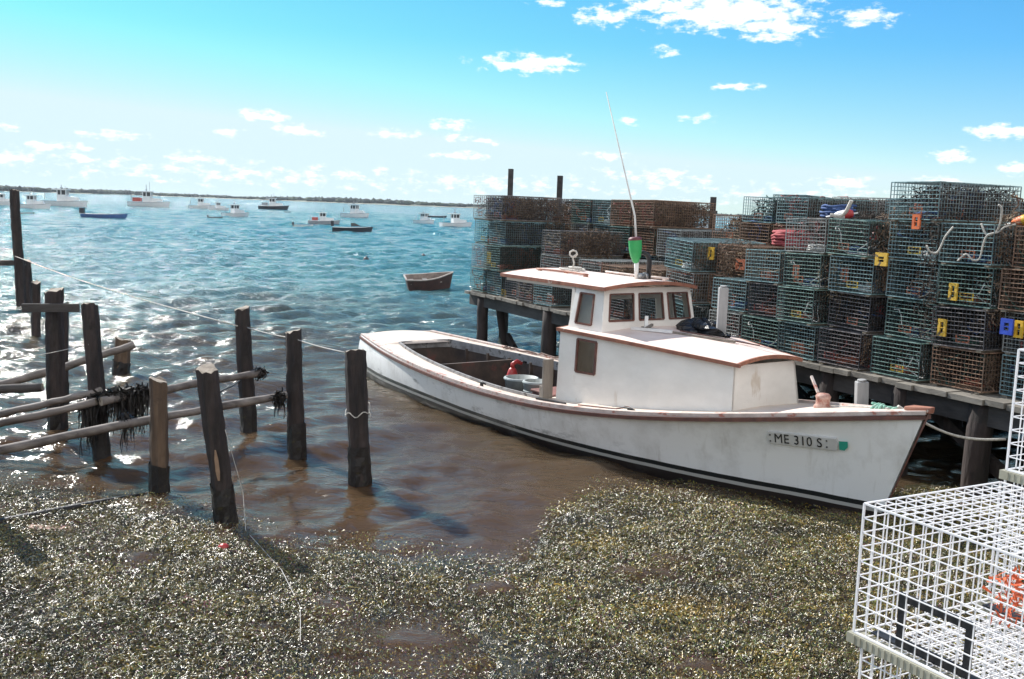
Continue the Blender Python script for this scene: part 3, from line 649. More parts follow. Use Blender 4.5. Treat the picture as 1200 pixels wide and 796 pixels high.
    # exhaust / horn pipe, antenna base
    b = MB(); b.tube([(5.14, .22, 1.76), (5.14, .22, 1.98), (5.13, .20, 2.03), (5.10, .17, 2.055), (5.05, .14, 2.05)], .028, 8); b.build('exhaust_pipe', M_black, boat)
    b = MB(); b.tube([(5.16, .03, 1.80), (5.16, .13, 1.80)], .035, 10); b.tube([(5.16, .13, 1.80), (5.16, .165, 1.80)], .042, 10); b.build('searchlight', M_steel, boat)
    b = MB(); b.tube([(5.16, .03, 1.76), (5.16, .03, 1.95)], .018, 6); b.tube([(5.16, .03, 1.95), (5.12, -.005, 2.45), (4.93, -.33, 3.74)], [.013, .011, .0045], 6); b.build('antenna', M_white, boat)
    # bitt, cleats, hatch
    b = MB(); z0 = f_sz(7.85); b.lathe([(.0, 0), (.075, 0), (.08, .03), (.062, .05), (.062, .10), (.07, .12), (.05, .145), (0, .15)], (7.86, .02, z0 + .015), 14); b.build('mooring_bitt', mat('red and white bitt paint', (.5, .36, .3), (.3, .1, .07), 25, .7), boat)
    b = MB(); b.bar((7.80, .02, z0 + .16), (7.66, .09, z0 + .28), .02); b.build('bitt_pin', M_guard, boat)
    for (a, c) in ((3.95, -1.03), (6.3, -.86)):
        b = MB(); z_ = f_sz(a) + .02; b.box((a, c, z_), (.03, .03, .04)); b.tube([(a - .08, c, z_ + .02), (a, c, z_ + .03), (a + .08, c, z_ + .02)], .01, 6); b.build('cleat', M_black, boat)
    b = MB(); b.tube([(5.6, -.93, f_sz(5.6) + .025), (6.1, -.86, f_sz(6.1) + .028), (6.22, -.82, f_sz(6.2) + .05)], .008, 6); b.tube([(6.22 + .03 * math.cos(t), -.82 + .03 * math.sin(t), f_sz(6.2) + .05) for t in np.linspace(0, 6.28, 9)], .006, 5); b.build('gaff_hook', M_brownrail, boat)
    b = MB(); b.bar((4.98, -.99, f_sz(5) + .02), (5.42, -.965, f_sz(5.4) + .02), .05, .02); b.build('step_pad', M_black, boat)
    # number board
    def side_at(px, py):
        best = None
        for s in np.linspace(7, BL - .1, 90):
            for t in np.linspace(.3, .98, 60):
                q = hull_pt(s, t, -1); p_ = proj(BM @ q); d = (p_[0] - px) ** 2 + (p_[1] - py) ** 2
                if best is None or d < best[0]: best = (d, s, t)
        return best[1], best[2]
    s0, t0 = side_at(943, 515.5); p0 = hull_pt(s0, t0, -1); tx = (hull_pt(s0 + .1, t0 , -1) - p0).normalized(); tx.z = .04; tx.normalize()
    ty = (hull_pt(s0, t0 + .1, -1) - p0).normalized(); nz = tx.cross(ty).normalized(); ty = nz.cross(tx)
    MX = Matrix((tx, ty, nz)).transposed().to_4x4(); MX.translation = p0 + nz * .024
    pl = MB(); cn = [(-.31, -.055), (.27, -.055), (.285, 0), (.27, .055), (-.31, .055), (-.325, 0)]
    pl.add([MX @ Vector((x, y, 0)) for x, y in cn] + [MX @ Vector((x, y, -.03)) for x, y in cn], [(0, 1, 2, 3, 4, 5)] + [(k, k + 6, (k + 1) % 6 + 6, (k + 1) % 6) for k in range(6)])
    plate = pl.build('number_board', mat('chalky board paint', (.60, .60, .59), (.5, .5, .49), 8, .5), boat)
    cu = bpy.data.curves.new('lettering', 'FONT'); cu.body = 'ME 310 S'; cu.size = .098; cu.extrude = .0015; cu.offset = 0; cu.align_x = 'CENTER'; cu.align_y = 'CENTER'; cu.space_character = 1.08
    to = bpy.data.objects.new('tmp', cu); COL.objects.link(to); bpy.context.view_layer.update()
    me = bpy.data.meshes.new_from_object(to.evaluated_get(bpy.context.evaluated_depsgraph_get())); bpy.data.objects.remove(to)
    me.name = 'lettering'; me.materials.clear(); me.materials.append(mat('black lettering', (.015, .015, .015), None, 9, .5)); me.transform(MX @ Matrix.Translation((-.055, 0, .0035)) @ Matrix.Diagonal((1.04, 1.28, 1, 1)))
    link_mesh('lettering', me, plate)
    sk = MB(); g_ = [(.242, -.042), (.285, -.045), (.315, -.01), (.315, .045), (.242, .04)]; sk.add([MX @ Vector((x + .05, y, .004)) for x, y in g_], [(0, 1, 2, 3, 4)]); sk.build('registration_sticker', mat('teal sticker', (.03, .34, .25), (.02, .3, .22), 9, .5), plate)
    dt = MB()
    for x in (-.295, .19):
        for y in (-.03, .03): dt.box((x, y, .004), (.012, .012, .004), MX)
    dt.build('screws', M_black, plate)
build_boat()
CAB = ('cabin_side', 'cabin_front', 'aft_bulkhead', 'trunk_roof', 'roof_trim', 'pilothouse', 'windshield', 'window', 'roof_', 'corner_post', 'hauler', 'exhaust', 'searchlight', 'antenna')
for ch in boat.children:
    if ch.name.startswith(CAB): ch.location = (.115, .035, 0)
def rpt(a, c, z): return bpt(a + .115, c + .035, z)

def world_thing(mb, name, m_, label, cat, group=None, base=None, bevel=0):
    """a one-mesh thing: the origin goes to its base"""
    vs = mb.v; xs = [v[0] for v in vs]; ys = [v[1] for v in vs]; zs = [v[2] for v in vs]
    b = Vector(base) if base is not None else Vector(((min(xs) + max(xs)) / 2, (min(ys) + max(ys)) / 2, min(zs)))
    mb.v = [(v[0] - b.x, v[1] - b.y, v[2] - b.z) for v in vs]
    o = mb.build(name, m_, None, bevel); o.location = b; tag(o, label, cat, group); return o
def xf(mb, M): mb.v = [tuple(M @ Vector(v)) for v in mb.v]; return mb

def boat_gear():
    # tubs in the cockpit
    for k, (a, c, r_, label) in enumerate(((3.80, -.36, .20, 'wide grey plastic tub in the boat cockpit, beside the red canister'), (4.22, -.44, .155, 'ribbed grey bucket in the boat cockpit next to the red brown box'))):
        t = empty('tub' if k == 0 else 'bucket', bpt(a, c, .003), 0, label, 'tub' if k == 0 else 'bucket')
        b = MB(); prof = [(0, .0), (r_ * .84, .0), (r_, .47 if k == 0 else .5), (r_ + .012, .475 if k == 0 else .505), (r_ - .012, .48 if k == 0 else .51), (r_ * .82, .02), (0, .02)]
        b.lathe(prof, (0, 0, 0), 22); b.build('body', M_tub, t)
        b = MB(); hh = .45 if k == 0 else .48; b.lathe([(r_ + .012, hh), (r_ + .02, hh + .012), (r_ + .012, hh + .024)], (0, 0, 0), 22)
        if k: b.lathe([(r_ * .97, .38), (r_ * 1.04, .39), (r_ * .98, .40)], (0, 0, 0), 22)
        b.build('rim', M_tub, t)
        b = MB(); b.tube([(r_ * math.cos(u), 0, .46 - .12 * math.sin(u)) for u in np.linspace(0, math.pi, 12)], .005, 5); b.build('handle', M_steel, t)
    t = empty('red_canister', bpt(3.40, -.22, .003), .5, 'red canister with black nozzle in the boat cockpit', 'canister')
    b = MB(); b.lathe([(0, 0), (.07, .0), (.075, .03), (.075, .42), (.05, .5), (.025, .53), (0, .53)], (0, 0, 0), 16); b.build('body', M_red, t)
    b = MB(); b.tube([(0, 0, .52), (.0, 0, .57), (.06, 0, .60), (.13, .0, .57)], [.03, .028, .03, .022], 8); b.build('nozzle', M_red, t)
    b = MB(); b.tube([(.12, 0, .575), (.16, .02, .59), (.21, .03, .575)], .014, 6); b.build('hose', M_black, t)
    b = MB(); b.box((0, 0, .22), (.40, .44, .44)); b.box((0, 0, .455), (.43, .47, .03)); o = b.build('fish_box', M_redbox, None, .01); o.location = bpt(4.64, -.45, .003); o.rotation_euler = (0, 0, BROT); tag(o, 'low red brown wooden box against the cabin bulkhead in the cockpit', 'box')
    # knotted line on the roof
    pts = []
    for k in range(60):
        u = k / 59; pts.append(rpt(4.02 + .16 * math.cos(u * 15) * (1 - .4 * u) + .05 * math.sin(37 * u), .02 + .11 * math.sin(u * 15) * (1 - .3 * u), 1.795 + .012 * math.sin(9 * u) + .05 * max(0, u - .7)))
    top = rpt(4.05, .02, 1.80)
    pts += [top + Vector((.01 * math.sin(k), .012 * math.cos(2 * k), .02 + .03 * k)) for k in range(5)] + [top + Vector((.045 * math.cos(a), 0, .18 + .04 * math.sin(a))) for a in np.linspace(0, 7, 9)]
    b = MB(); b.tube(pts, .011, 6); world_thing(b, 'rope_knot', M_rope_white, 'knotted white rope heaped on the boat cabin roof', 'rope')
    # line along the port side deck
    b = MB(); b.tube([bpt(1.75 + .11 * k + .03 * math.sin(5 * k), .90 + .035 * math.sin(3.1 * k) + .015 * k, f_sz(2) + .02 + .015 * math.sin(2.3 * k)) for k in range(14)], .012, 6)
    b.tube([bpt(1.7 + .06 * math.cos(t), .86 + .04 * math.sin(t), f_sz(2) + .03 + .01 * math.sin(3 * t)) for t in np.linspace(0, 9, 22)], .012, 6)
    world_thing(b, 'mooring_line', mat('brown rope', (.22, .14, .11), (.1, .07, .06), 40, .8), 'short brown line on the far side deck of the boat', 'rope')
    # spar buoy threaded on the antenna
    t = empty('spar_buoy', rpt(5.15, .018, 1.94), 0, 'green lobster buoy with maroon top, on the whip antenna of the boat', 'buoy'); t.rotation_euler = (R(0), R(-5), 0)
    b = MB(); b.lathe([(.018, .0), (.036, .02), (.058, .08), (.071, .16), (.073, .25)], (0, 0, .0), 18); b.build('float', M_green, t)
    b = MB(); b.lathe([(.073, .25), (.070, .275), (.05, .285), (0, .286)], (0, 0, 0), 18); b.build('top_band', M_maroon, t)
    b = MB(); b.lathe([(.0, -.17), (.022, -.17), (.02, .02), (0, .02)], (0, 0, 0), 10); b.build('spindle', M_white, t)
    # black bag on the trunk roof
    b = MB(); rg = random.Random(4); n, mm = 18, 9; vs = []
    zr = lambda a, c: ip(a, [4.97, 6, 7.1], [1.22, 1.19, 1.13]) + .028 + .055 * (1 - (c / .7) ** 2)
    for i in range(mm):
        ph = i / (mm - 1) * math.pi / 2
        for k in range(n):
            t_ = 2 * math.pi * k / n; rr = (1 + .22 * math.sin(3 * t_ + i) + .12 * rg.uniform(-1, 1)) * math.cos(ph) + .02
            a = 5.86 + .30 * rr * math.cos(t_); c = .34 + .19 * rr * math.sin(t_); vs.append((a, c, zr(a, c) - .01 + .13 * math.sin(ph) * (1 + .2 * math.sin(4 * t_ + i)) + .01 * rg.random()))
    b.add([BM @ (Vector(v) + Vector((.115, .035, 0))) for v in vs], [(i * n + k, i * n + (k + 1) % n, (i + 1) * n + (k + 1) % n, (i + 1) * n + k) for i in range(mm - 1) for k in range(n)] + [tuple((mm - 1) * n + k for k in range(n))], False)
    world_thing(b, 'black_bag', M_bag, 'crumpled black plastic bag lying on the front cabin roof', 'bag')
    zz = lambda a, c: zr(a, c) + .018
    b = MB(); b.bar(rpt(5.56, -.22, zz(5.56, -.22)), rpt(6.55, .12, zz(6.55, .12)), .03, .022); b.bar(rpt(5.62, -.13, zz(5.62, -.13) + .03), rpt(5.70, -.28, zz(5.7, -.28) + .02), .025, .025); world_thing(b, 'boathook', M_greywood, 'long grey boathook lying slantwise across the front cabin roof', 'boathook')
    b = MB(); b.bar(rpt(5.53, -.34, zz(5.53, -.34)), rpt(5.95, -.16, zz(5.95, -.16) + .01), .026, .03); b.bar(rpt(5.60, -.20, zz(5.6, -.2)), rpt(5.58, -.18, zz(5.6, -.2) + .12), .035, .035); world_thing(b, 'wooden_handle', M_white, 'short white wooden handle standing up under the windshield', 'handle')
    b = MB(); b.bar(rpt(5.95, -.05, zz(5.95, -.05) + .012), rpt(6.75, .25, zz(6.75, .25)), .012, .012); world_thing(b, 'thin_stick', M_brownrail, 'thin dark stick on the front cabin roof in front of the bag', 'stick')
    # bow line and knots at the stem
    g = []
    for k in range(46):
        u = k / 45; g.append(bpt(8.36 + .24 * u, .02 + .045 * math.sin(u * 40), f_sz(8.4) + .05 + .02 * math.cos(u * 33)))
    b = MB(); b.tube(g, .012, 6); world_thing(b, 'green_rope', M_rope_green, 'green and white rope wound up at the bow of the boat', 'rope')
    b = MB(); p0 = bpt(8.6, .03, .985); p1 = onz(1175, 515, .62) 
    p1 = ony(1178, 515, 8.5); b.tube([p0.lerp(p1, t) + Vector((0, 0, -.10 * math.sin(math.pi * t))) for t in np.linspace(0, 1, 12)], .012, 6); world_thing(b, 'bow_line', M_rope_white, 'pale bow line running from the boat to the wharf', 'rope')
    b = MB(); b.tube([bpt(7.86 + .1 * k, .03 + .1 * math.sin(k * .55), f_sz(7.86 + .1 * k) + .035) for k in range(8)], .01, 6); world_thing(b, 'deck_rope', M_rope_white, 'pale rope lying on the foredeck between bitt and bow', 'rope')
boat_gear()

# ---------------------------------------------------------------- the old fence of pilings on the left
def piling(pt, pb, w, label, mat_=None, wet=.42, wtop=None, top_end=True, seed=0, name='piling', depth=.5, cut=None):
    """pt, pb: where its top and its waterline are seen; stands in the water"""
    rg = random.Random(seed); base = onz(*pb); top = ony(*pt, base.y + rg.uniform(-.05, .05)); r0 = w / FPX * base.y / 2; r1 = (wtop or w * .93) / FPX * base.y / 2
    ax = (top - base); Ln = ax.length; ax.normalize(); t = empty(name, base, 0, label, 'piling', 'pilings of the old weir')
    def ringed(z0, z1, ra, rb, capz, m_, nm, parent, extra=0):
        b = MB(); n, mm = 14, max(3, int((z1 - z0) / .07)); x = ax.cross(Vector((0, 1, 0))).normalized(); y = ax.cross(x).normalized(); vs = []
        for i in range(mm + 1):
            u = i / mm; z = z0 + (z1 - z0) * u; rr = ra + (rb - ra) * u + extra
            for k in range(n):
                a = 2 * math.pi * k / n; q = rr * (1 + .07 * math.sin(2 * a + seed) + .06 * math.sin(3 * a + z * 3 + seed) + .05 * math.sin(7 * a + 2 * math.sin(2 * z + seed)) + rg.uniform(-.06, .06))
                vs.append(ax * (z + (rg.uniform(-.012, .02) + .02 * math.sin(a + seed) if i == mm else 0)) + x * q * math.cos(a) + y * q * math.sin(a))
        b.add(vs, [(i * n + k, i * n + (k + 1) % n, (i + 1) * n + (k + 1) % n, (i + 1) * n + k) for i in range(mm) for k in range(n)], False)
        return b.add([vs[mm * n + k] for k in range(n)] , [tuple(range(n))]) if False else b, vs, n, mm
    b, vs, n, mm = ringed(-depth, Ln, r0, r1, True, None, '', None); b.cur = 1; b.add([vs[mm * n + k] for k in range(n)], [tuple(range(n))])
    b.build('log', [mat_ or M_pile, M_end if mat_ is not M_pile or True else M_end], t)
    if wet:
        b, vs, n, mm = ringed(-depth, wet, r0, r0 + (r1 - r0) * wet / Ln, False, None, '', None, .006); b.build('wet_foot', M_wet, t)
    return t, base, top
PL = [
 ('A', (17, 223), (25, 361), 10.5, 'tallest thin pole of the weir at the left edge, far out in the water', 0),
 ('B', (27, 305), (29, 357), 17, 'short thick piling just behind the tall thin pole at the left edge', 0),
 ('C', (42, 331), (42, 397), 11, 'thin piling between the tall left pole and the thick double piling', 0),
 ('D', (63, 341), (68, 508), 23, 'thickest dark piling at left, nailed with a short cross board', .35),
 ('D2', (76, 356), (76, 470), 9, 'slender dark post against the thickest left piling', .2),
 ('E', (104, 358), (120, 533), 19, 'leaning dark piling hung with black weed, right of the thickest one', .3),
 ('F', (144, 398), (142, 436), 18, 'short stub piling farther out behind the weedy leaning one', .15),
 ('G', (185, 446), (187, 574), 20.5, 'short light brown piling at the edge of the seaweed', .22),
 ('H', (242, 433), (265, 613), 26, 'strongly leaning dark piling with a bare streak, nearest to the shore', .3),
 ('I', (284, 361), (291, 502), 19.5, 'straight dark piling where the upper log rail ends', .25),
 ('J', (344, 389), (348, 532), 21, 'straight dark piling where the lower log rail ends', .3),
 ('K', (416, 412), (423, 570), 26, 'thick piling wound with a thin line, nearest to the boat stern', .35),
]
PB = {}
for k, (nm, pt, pb, w, label, wet) in enumerate(PL):
    PB[nm] = piling(pt, pb, w, label, M_pile_brown if nm in 'GF' else M_pile, wet, seed=k + 1)
# the bare scraped streaks on the leaning one and the knot on the last are chips of paler wood
tH, bH, tpH = PB['H']; b = MB(); ax = (tpH - bH); rad = .088
P_ = [bH + ax * t + Vector((.012 + .012 * t, -rad, 0)) for t in (.30, .36, .44, .5)]
b.add([(p - bH) + Vector((s * w_, -.004 - (.0 if s else 0), 0)) for p, w_ in zip(P_, (.008, .017, .015, .005)) for s in (-1, 1)], [(0, 1, 3, 2), (2, 3, 5, 4), (4, 5, 7, 6)]); b.build('bare_streak', mat('bare wood', (.3, .2, .13), (.2, .13, .09), 20, .8), tH)
# shadow-casting neighbour outside the left edge
piling(proj((-4.22, 7.7, 1.35)), proj((-4.25, 7.7, 0)), 24, 'dark piling of the weir just left of the thick one', M_pile, .3, seed=31)
piling((-150, 440), (-150, 640), 26, 'dark piling of the weir farthest left near the shore', M_pile, .3, seed=32)

def rail(p0, p1, y0, y1, w, label, seed, off=0.0, bend=.03, mt=None, name='log_rail'):
    a = ony(*p0, y0); b_ = ony(*p1, y1); rg = random.Random(seed); n = 14; r_ = w * .86 / FPX * (y0 + y1) / 4; side = rg.uniform(-1, 1)
    pts = [a.lerp(b_, t) + Vector((0, 0, bend * math.sin(math.pi * t) * side + rg.uniform(-.006, .006))) for t in np.linspace(0, 1, n)]
    m_ = MB(); m_.tube(pts, [r_ * rg.uniform(.88, 1.08) * (1 - .1 * i / n) for i in range(n)], 9)
    m_.mi[-2:] = [1, 1]
    return world_thing(m_, name, [mt or M_rail, M_end], label, 'log', 'log rails of the old weir')
yE, yG, yH, yI, yJ, yD = PB['E'][1].y, PB['G'][1].y, PB['H'][1].y, PB['I'][1].y, PB['J'][1].y, PB['D'][1].y
rail((-60, 467), (157, 404), 10.6, 11.6, 13, 'upper left log rail slanting up behind the thick piling', 1)
rail((-60, 466), (50, 454), 9.85, 9.95, 14, 'thick dark broken log stub below the upper left rail', 2, mt=M_stringer)
rail((-60, 496), (118, 458), 9.6, 9.35, 11, 'middle left log rail ending at the weedy leaning piling', 3)
rail((-60, 508), (113, 470), 9.1, 9.18, 12, 'second left log rail just under the middle one', 4)
rail((118, 471), (310, 436), 9.15, 10.62, 12, 'upper log rail from the weedy piling to the straight far piling', 5)
rail((-60, 540), (336, 463), 8.0, 9.58, 13, 'lowest and longest log rail crossing in front to the straight piling', 6)
b = MB(); a_ = ony(26, 361, 10.0); c_ = ony(93, 361, 10.03); b.bar(a_, c_, .03, .085); world_thing(b, 'cross_board', M_stringer, 'short grey board nailed across the thickest left piling', 'board', None, None, .004)
b = MB(); b.bar(ony(-60, 309, 21.0), ony(30, 308, 21.3), .05, .11); world_thing(b, 'cross_board', M_stringer, 'grey board at the left edge beside the tall thin pole', 'board', None, None, .004)
# black weed hanging on the rails
def hanging_weed(pts, n, lmax, seed, label, w=.006):
    rg = random.Random(seed); m_ = MB()
    for _ in range(n):
        t = rg.random(); i = min(int(t * (len(pts) - 1)), len(pts) - 2); f_ = t * (len(pts) - 1) - i; p = pts[i].lerp(pts[i + 1], f_)
        ln = lmax * rg.random() ** 1.6 * (.5 + .9 * abs(math.sin(5 * t + seed))) + .03
        p = p + Vector((rg.gauss(0, .02), rg.gauss(0, .035), rg.uniform(-.02, .05))); q = [p]
        for k in range(4): q.append(q[-1] + Vector((rg.gauss(0, .010), rg.gauss(0, .01), -ln / 4)))
        x = Vector((rg.uniform(-1, 1), rg.uniform(-1, 1), 0)).normalized() * w * rg.uniform(.6, 1.8)
        m_.add([v + x * s * (1 - .15 * k) for k, v in enumerate(q) for s in (-1, 1)], [(2 * k, 2 * k + 1, 2 * k + 3, 2 * k + 2) for k in range(4)])
    for _ in range(n // 2):
        t = rg.random(); i = min(int(t * (len(pts) - 1)), len(pts) - 2); f_ = t * (len(pts) - 1) - i; c = pts[i].lerp(pts[i + 1], f_) + Vector((rg.gauss(0, .02), rg.gauss(0, .03), rg.gauss(.01, .025)))
        d = Vector((rg.gauss(0, 1), rg.gauss(0, 1), rg.gauss(0, .6))).normalized() * .05; e = Vector((rg.gauss(0, 1), rg.gauss(0, 1), rg.gauss(0, 1))).normalized() * .012
        m_.add([c - d - e, c - d + e, c + d + e, c + d - e], [(0, 1, 2, 3)])
    return world_thing(m_, 'hanging_weed', M_weed_black, label, 'seaweed')
hanging_weed([ony(98, 478, 9.3), ony(120, 466, 9.25), ony(150, 462, 9.35), ony(176, 458, 9.45)], 900, .34, 1, 'tangled black weed hanging from the upper rail beside the leaning piling')
hanging_weed([ony(146, 490, 8.8), ony(149, 492, 8.82)], 60, .34, 5, 'thin strand of black weed hanging below the tangled clump', .004)
hanging_weed([ony(324, 467, 9.5), ony(330, 465, 9.52)], 120, .14, 3, 'small black weed clump at the end of the lowest rail')
hanging_weed([ony(302, 438, 10.55), ony(309, 436, 10.6)], 60, .05, 4, 'scrap of black weed at the end of the upper rail')
# lines
def line(pts, r_, label, m_=None, name='rope', cat='rope', sag=0):
    b = MB(); P = []
    for i in range(len(pts) - 1):
        for t in np.linspace(0, 1, 14)[(1 if i else 0):]: P.append(pts[i].lerp(pts[i + 1], t) + Vector((0, 0, -sag * math.sin(math.pi * t))))
    b.tube(P, r_, 5); return world_thing(b, name, m_ or M_rope_white, label, cat)
line([ony(17, 300, 21.1), ony(278, 382, 10.65)], .008, 'thin white line from the tall left pole to the straight piling', sag=.06)
line([ony(290, 384, 10.65), ony(345, 397, 9.72), ony(404, 413, 8.75)], .006, 'thin white line strung between the three right pilings', sag=.01)
line([ony(-40, 428, 9.0), ony(58, 414, 10.0), ony(104, 404, 9.35)], .004, 'very thin white cord crossing the thick left piling', sag=.0)
b = MB(); c = PB['K'][1]; tp = PB['K'][2]; P = []
for k in range(40):
    t = k / 39; z = .62 + .42 * t - .35 * math.sin(3 * t) * t; a = t * 9; P.append(c.lerp(tp, z / 1.2) + Vector((.107 * math.cos(a), .107 * math.sin(a), .02 * math.sin(5 * a))))
b.tube(P, .005, 5); world_thing(b, 'cord', M_rope_white, 'thin cord wound round the thick piling by the boat', 'cord')
line([bH.lerp(tpH, .62) + Vector((.09, -.02, 0)), bH + Vector((.13, .0, .25)), onz(288, 622, .03), onz(330, 668, .05), onz(352, 712, .05), onz(352, 752, .05)], .0024, 'pale thin cord running from the leaning piling down over the seaweed', M_rope_white)
line([ony(249, 465, 7.6), ony(262, 457, 7.8), ony(273, 452, 8.4), ony(281, 446, 10.4)], .007, 'dark cord between the leaning piling and the one behind', M_weed_black)
# sunken log across the weed
b = MB(); b.tube([onz(-60, 628, .02), onz(0, 612, .03), onz(60, 600, .035), onz(120, 588, .02), onz(172, 578, .0)], [.03, .03, .028, .022, .01], 7); world_thing(b, 'driftwood_pole', M_wet, 'long dark pole half sunk across the seaweed at left', 'pole')
b = MB(); p_ = onz(60, 620, .03); b.box((p_.x, p_.y, p_.z), (.34, .08, .03)); world_thing(b, 'driftwood_plank', mat('pinkish plank', (.42, .25, .19), (.3, .2, .15), 12, .7), 'small pinkish plank lying in the seaweed at left', 'plank', None, None, .004)
b = MB(); p_ = onz(262, 640, .05); b.lathe([(0, 0), (.035, .005), (.04, .02), (.02, .035), (0, .04)], (p_.x, p_.y, p_.z - .02), 9); world_thing(b, 'red_float', M_red, 'small red float lying in the seaweed below the leaning piling', 'float')

# ---------------------------------------------------------------- wharf
WE, WD, WN = Vector((-.81, 18.26, 0)), Vector((.47, -.883, 0)), Vector((.883, .47, 0)); DZ = .95
WROT = math.atan2(WN.y, WN.x)
def wp(u, v, z=0): return WE + WD * u + WN * v + Vector((0, 0, z))
def build_wharf():
    t = empty('wharf', wp(6, 2, 0), 0, 'grey timber wharf loaded with lobster traps, behind the boat', 'wharf'); Mi = Matrix.Translation(-wp(6, 2, 0)); rg = random.Random(9)
    def put(mb, nm, m_, bevel=0): return xf(mb, Mi).build(nm, m_, t, bevel)
    b = MB(); u = -.15
    while u < 21:
        w = .19 * rg.uniform(.9, 1.08); z = DZ - .02 + rg.uniform(-.006, .006); e = rg.uniform(-.03, .02)
        b.hexa([wp(u, e, z - .03), wp(u, 7, z - .03), wp(u + w, 7, z - .03), wp(u + w, e, z - .03)][::-1], [wp(u, e, z + .02), wp(u, 7, z + .02), wp(u + w, 7, z + .02), wp(u + w, e, z + .02)][::-1]); u += w + .012
    put(b, 'planks', M_deckwood)
    for v in (.16, 2.2, 4.4, 6.7):
        b = MB(); b.bar(wp(-.15, v, DZ - .15), wp(21, v, DZ - .15), .16, .20); put(b, 'stringer', M_stringer)
    def pile(u, v, r_=.11, top=DZ - .05, lean=(0, 0), m_=M_pile, nm='pile'):
        b = MB(); a = wp(u + lean[0], v + lean[1], -1.6); c = wp(u, v, top); b.tube([a.lerp(c, k / 8) + Vector((rg.uniform(-.008, .008), rg.uniform(-.008, .008), 0)) for k in range(9)], [r_ * rg.uniform(.94, 1.04) for _ in range(9)], 10); put(b, nm, m_)
    for u in (.35, 2.75, 5.0, 7.2, 8.75, 9.7, 10.6, 12.2, 14, 16, 18):
        for v in (.12, 2.2, 4.4, 6.6):
            pile(u + rg.uniform(-.12, .12) * (v > 1), v, rg.uniform(.095, .13), lean=(rg.uniform(-.1, .1), rg.uniform(-.05, .1)))
    pile(.55, .3, .07, lean=(.0, .5))
    for (u0, z0, u1, z1, v) in ((2.8, .75, 4.7, -.3, .18), (.6, .2, 1.6, -.5, .5), (7.4, .78, 9.4, -.35, .3), (9.9, .7, 11.6, -.2, .3), (5.1, .7, 7, -.4, 2.2), (9.0, .8, 11, -.3, 2.2)):
        b = MB(); b.bar(wp(u0, v, z0), wp(u1, v, z1), .07, .12); put(b, 'brace', M_pile)
    # mooring posts that rise above the deck
    for (px, y0_, v, w, u) in ((549, 228, .75, 5, -.12), (597, 198, .82, 5, None), (655, 206, 1.85, 5.5, None), (835, 231, 2.75, 6.5, None)):
        if u is None:
            best = min(((abs(proj(wp(q, v, 2.5))[0] - px), q) for q in np.linspace(-.14, 8, 400))); u = best[1]
        y_ = wp(u, v).y; top = ony(px, y0_, y_); c = wp(u, v, top.z); b = MB(); b.bar(wp(u, v, -1), c, w / FPX * y_, w / FPX * y_, up=(.3, 1, 0)); put(b, 'mooring_post', M_stringer)
    b = MB(); q = proj(wp(5.0, 2.75, 2.5)); yy = 0
    best = min(((abs(proj(wp(q, 2.75, 2.5))[0] - 835), q) for q in np.linspace(-.5, 8, 400)))[1]
    b.bar(wp(best - 2.9, 2.72, 2.46), wp(best + .12, 2.72, 2.53), .05, .05); put(b, 'top_rail', M_stringer)
build_wharf()
for (pt, pb, w, y_, label) in (((848, 337), (842, 440), 11, 10.35, 'pale bleached post between the boat trunk cabin and the traps'), ((1010, 447), (1008, 520), 14, 9.1, 'short pale square post under the wharf behind the bow')):
    b = MB(); tp = ony(*pt, y_); bs = ony(*pb, y_); d = (tp - bs).normalized(); ww = w / FPX * y_
    b.bar(bs - d * (bs.z + 1.2) / d.z, tp, ww, ww * .8, up=(0, 1, 0)); b.tube([tp, tp + d * .02], ww * .42, 8); world_thing(b, 'mooring_post', M_lightpost, label, 'post', None, (bs.x, bs.y, -.0), .012)

# near deck under the camera that carries the white traps
def near_deck():
    t = empty('near_wharf', (0, 0, 0), 0, 'grey plank landing at the camera, under the white wire traps', 'wharf'); rg = random.Random(3)
    b = MB(); x = -5.0
    while x < 6.5:
        w = .2 * rg.uniform(.9, 1.08); z = .93 + rg.uniform(-.004, .004); y1 = 2.62 if x < .78 else 3.12; b.box((x + w / 2, (y1 - 3.9) / 2, z), (w, y1 + 3.9, .05)); x += w + .012
    b.build('planks', M_deckwood, t)
    for y in (2.5, 1, -1.5, -3.8): b2 = MB(); b2.box((.7, y, .79), (11.4, .14, .22)); b2.build('stringer', M_stringer, t)
    b2 = MB(); b2.box((3.6, 3.02, .79), (5.6, .14, .22)); b2.build('stringer', M_stringer, t)
    for x in (-4.5, -2, .6, 3.2, 6.0):
        for y in (2.45, -1): b2 = MB(); b2.tube([(x, y, -1.5), (x, y, .7)], .11, 10); b2.build('pile', M_pile, t)
near_deck()
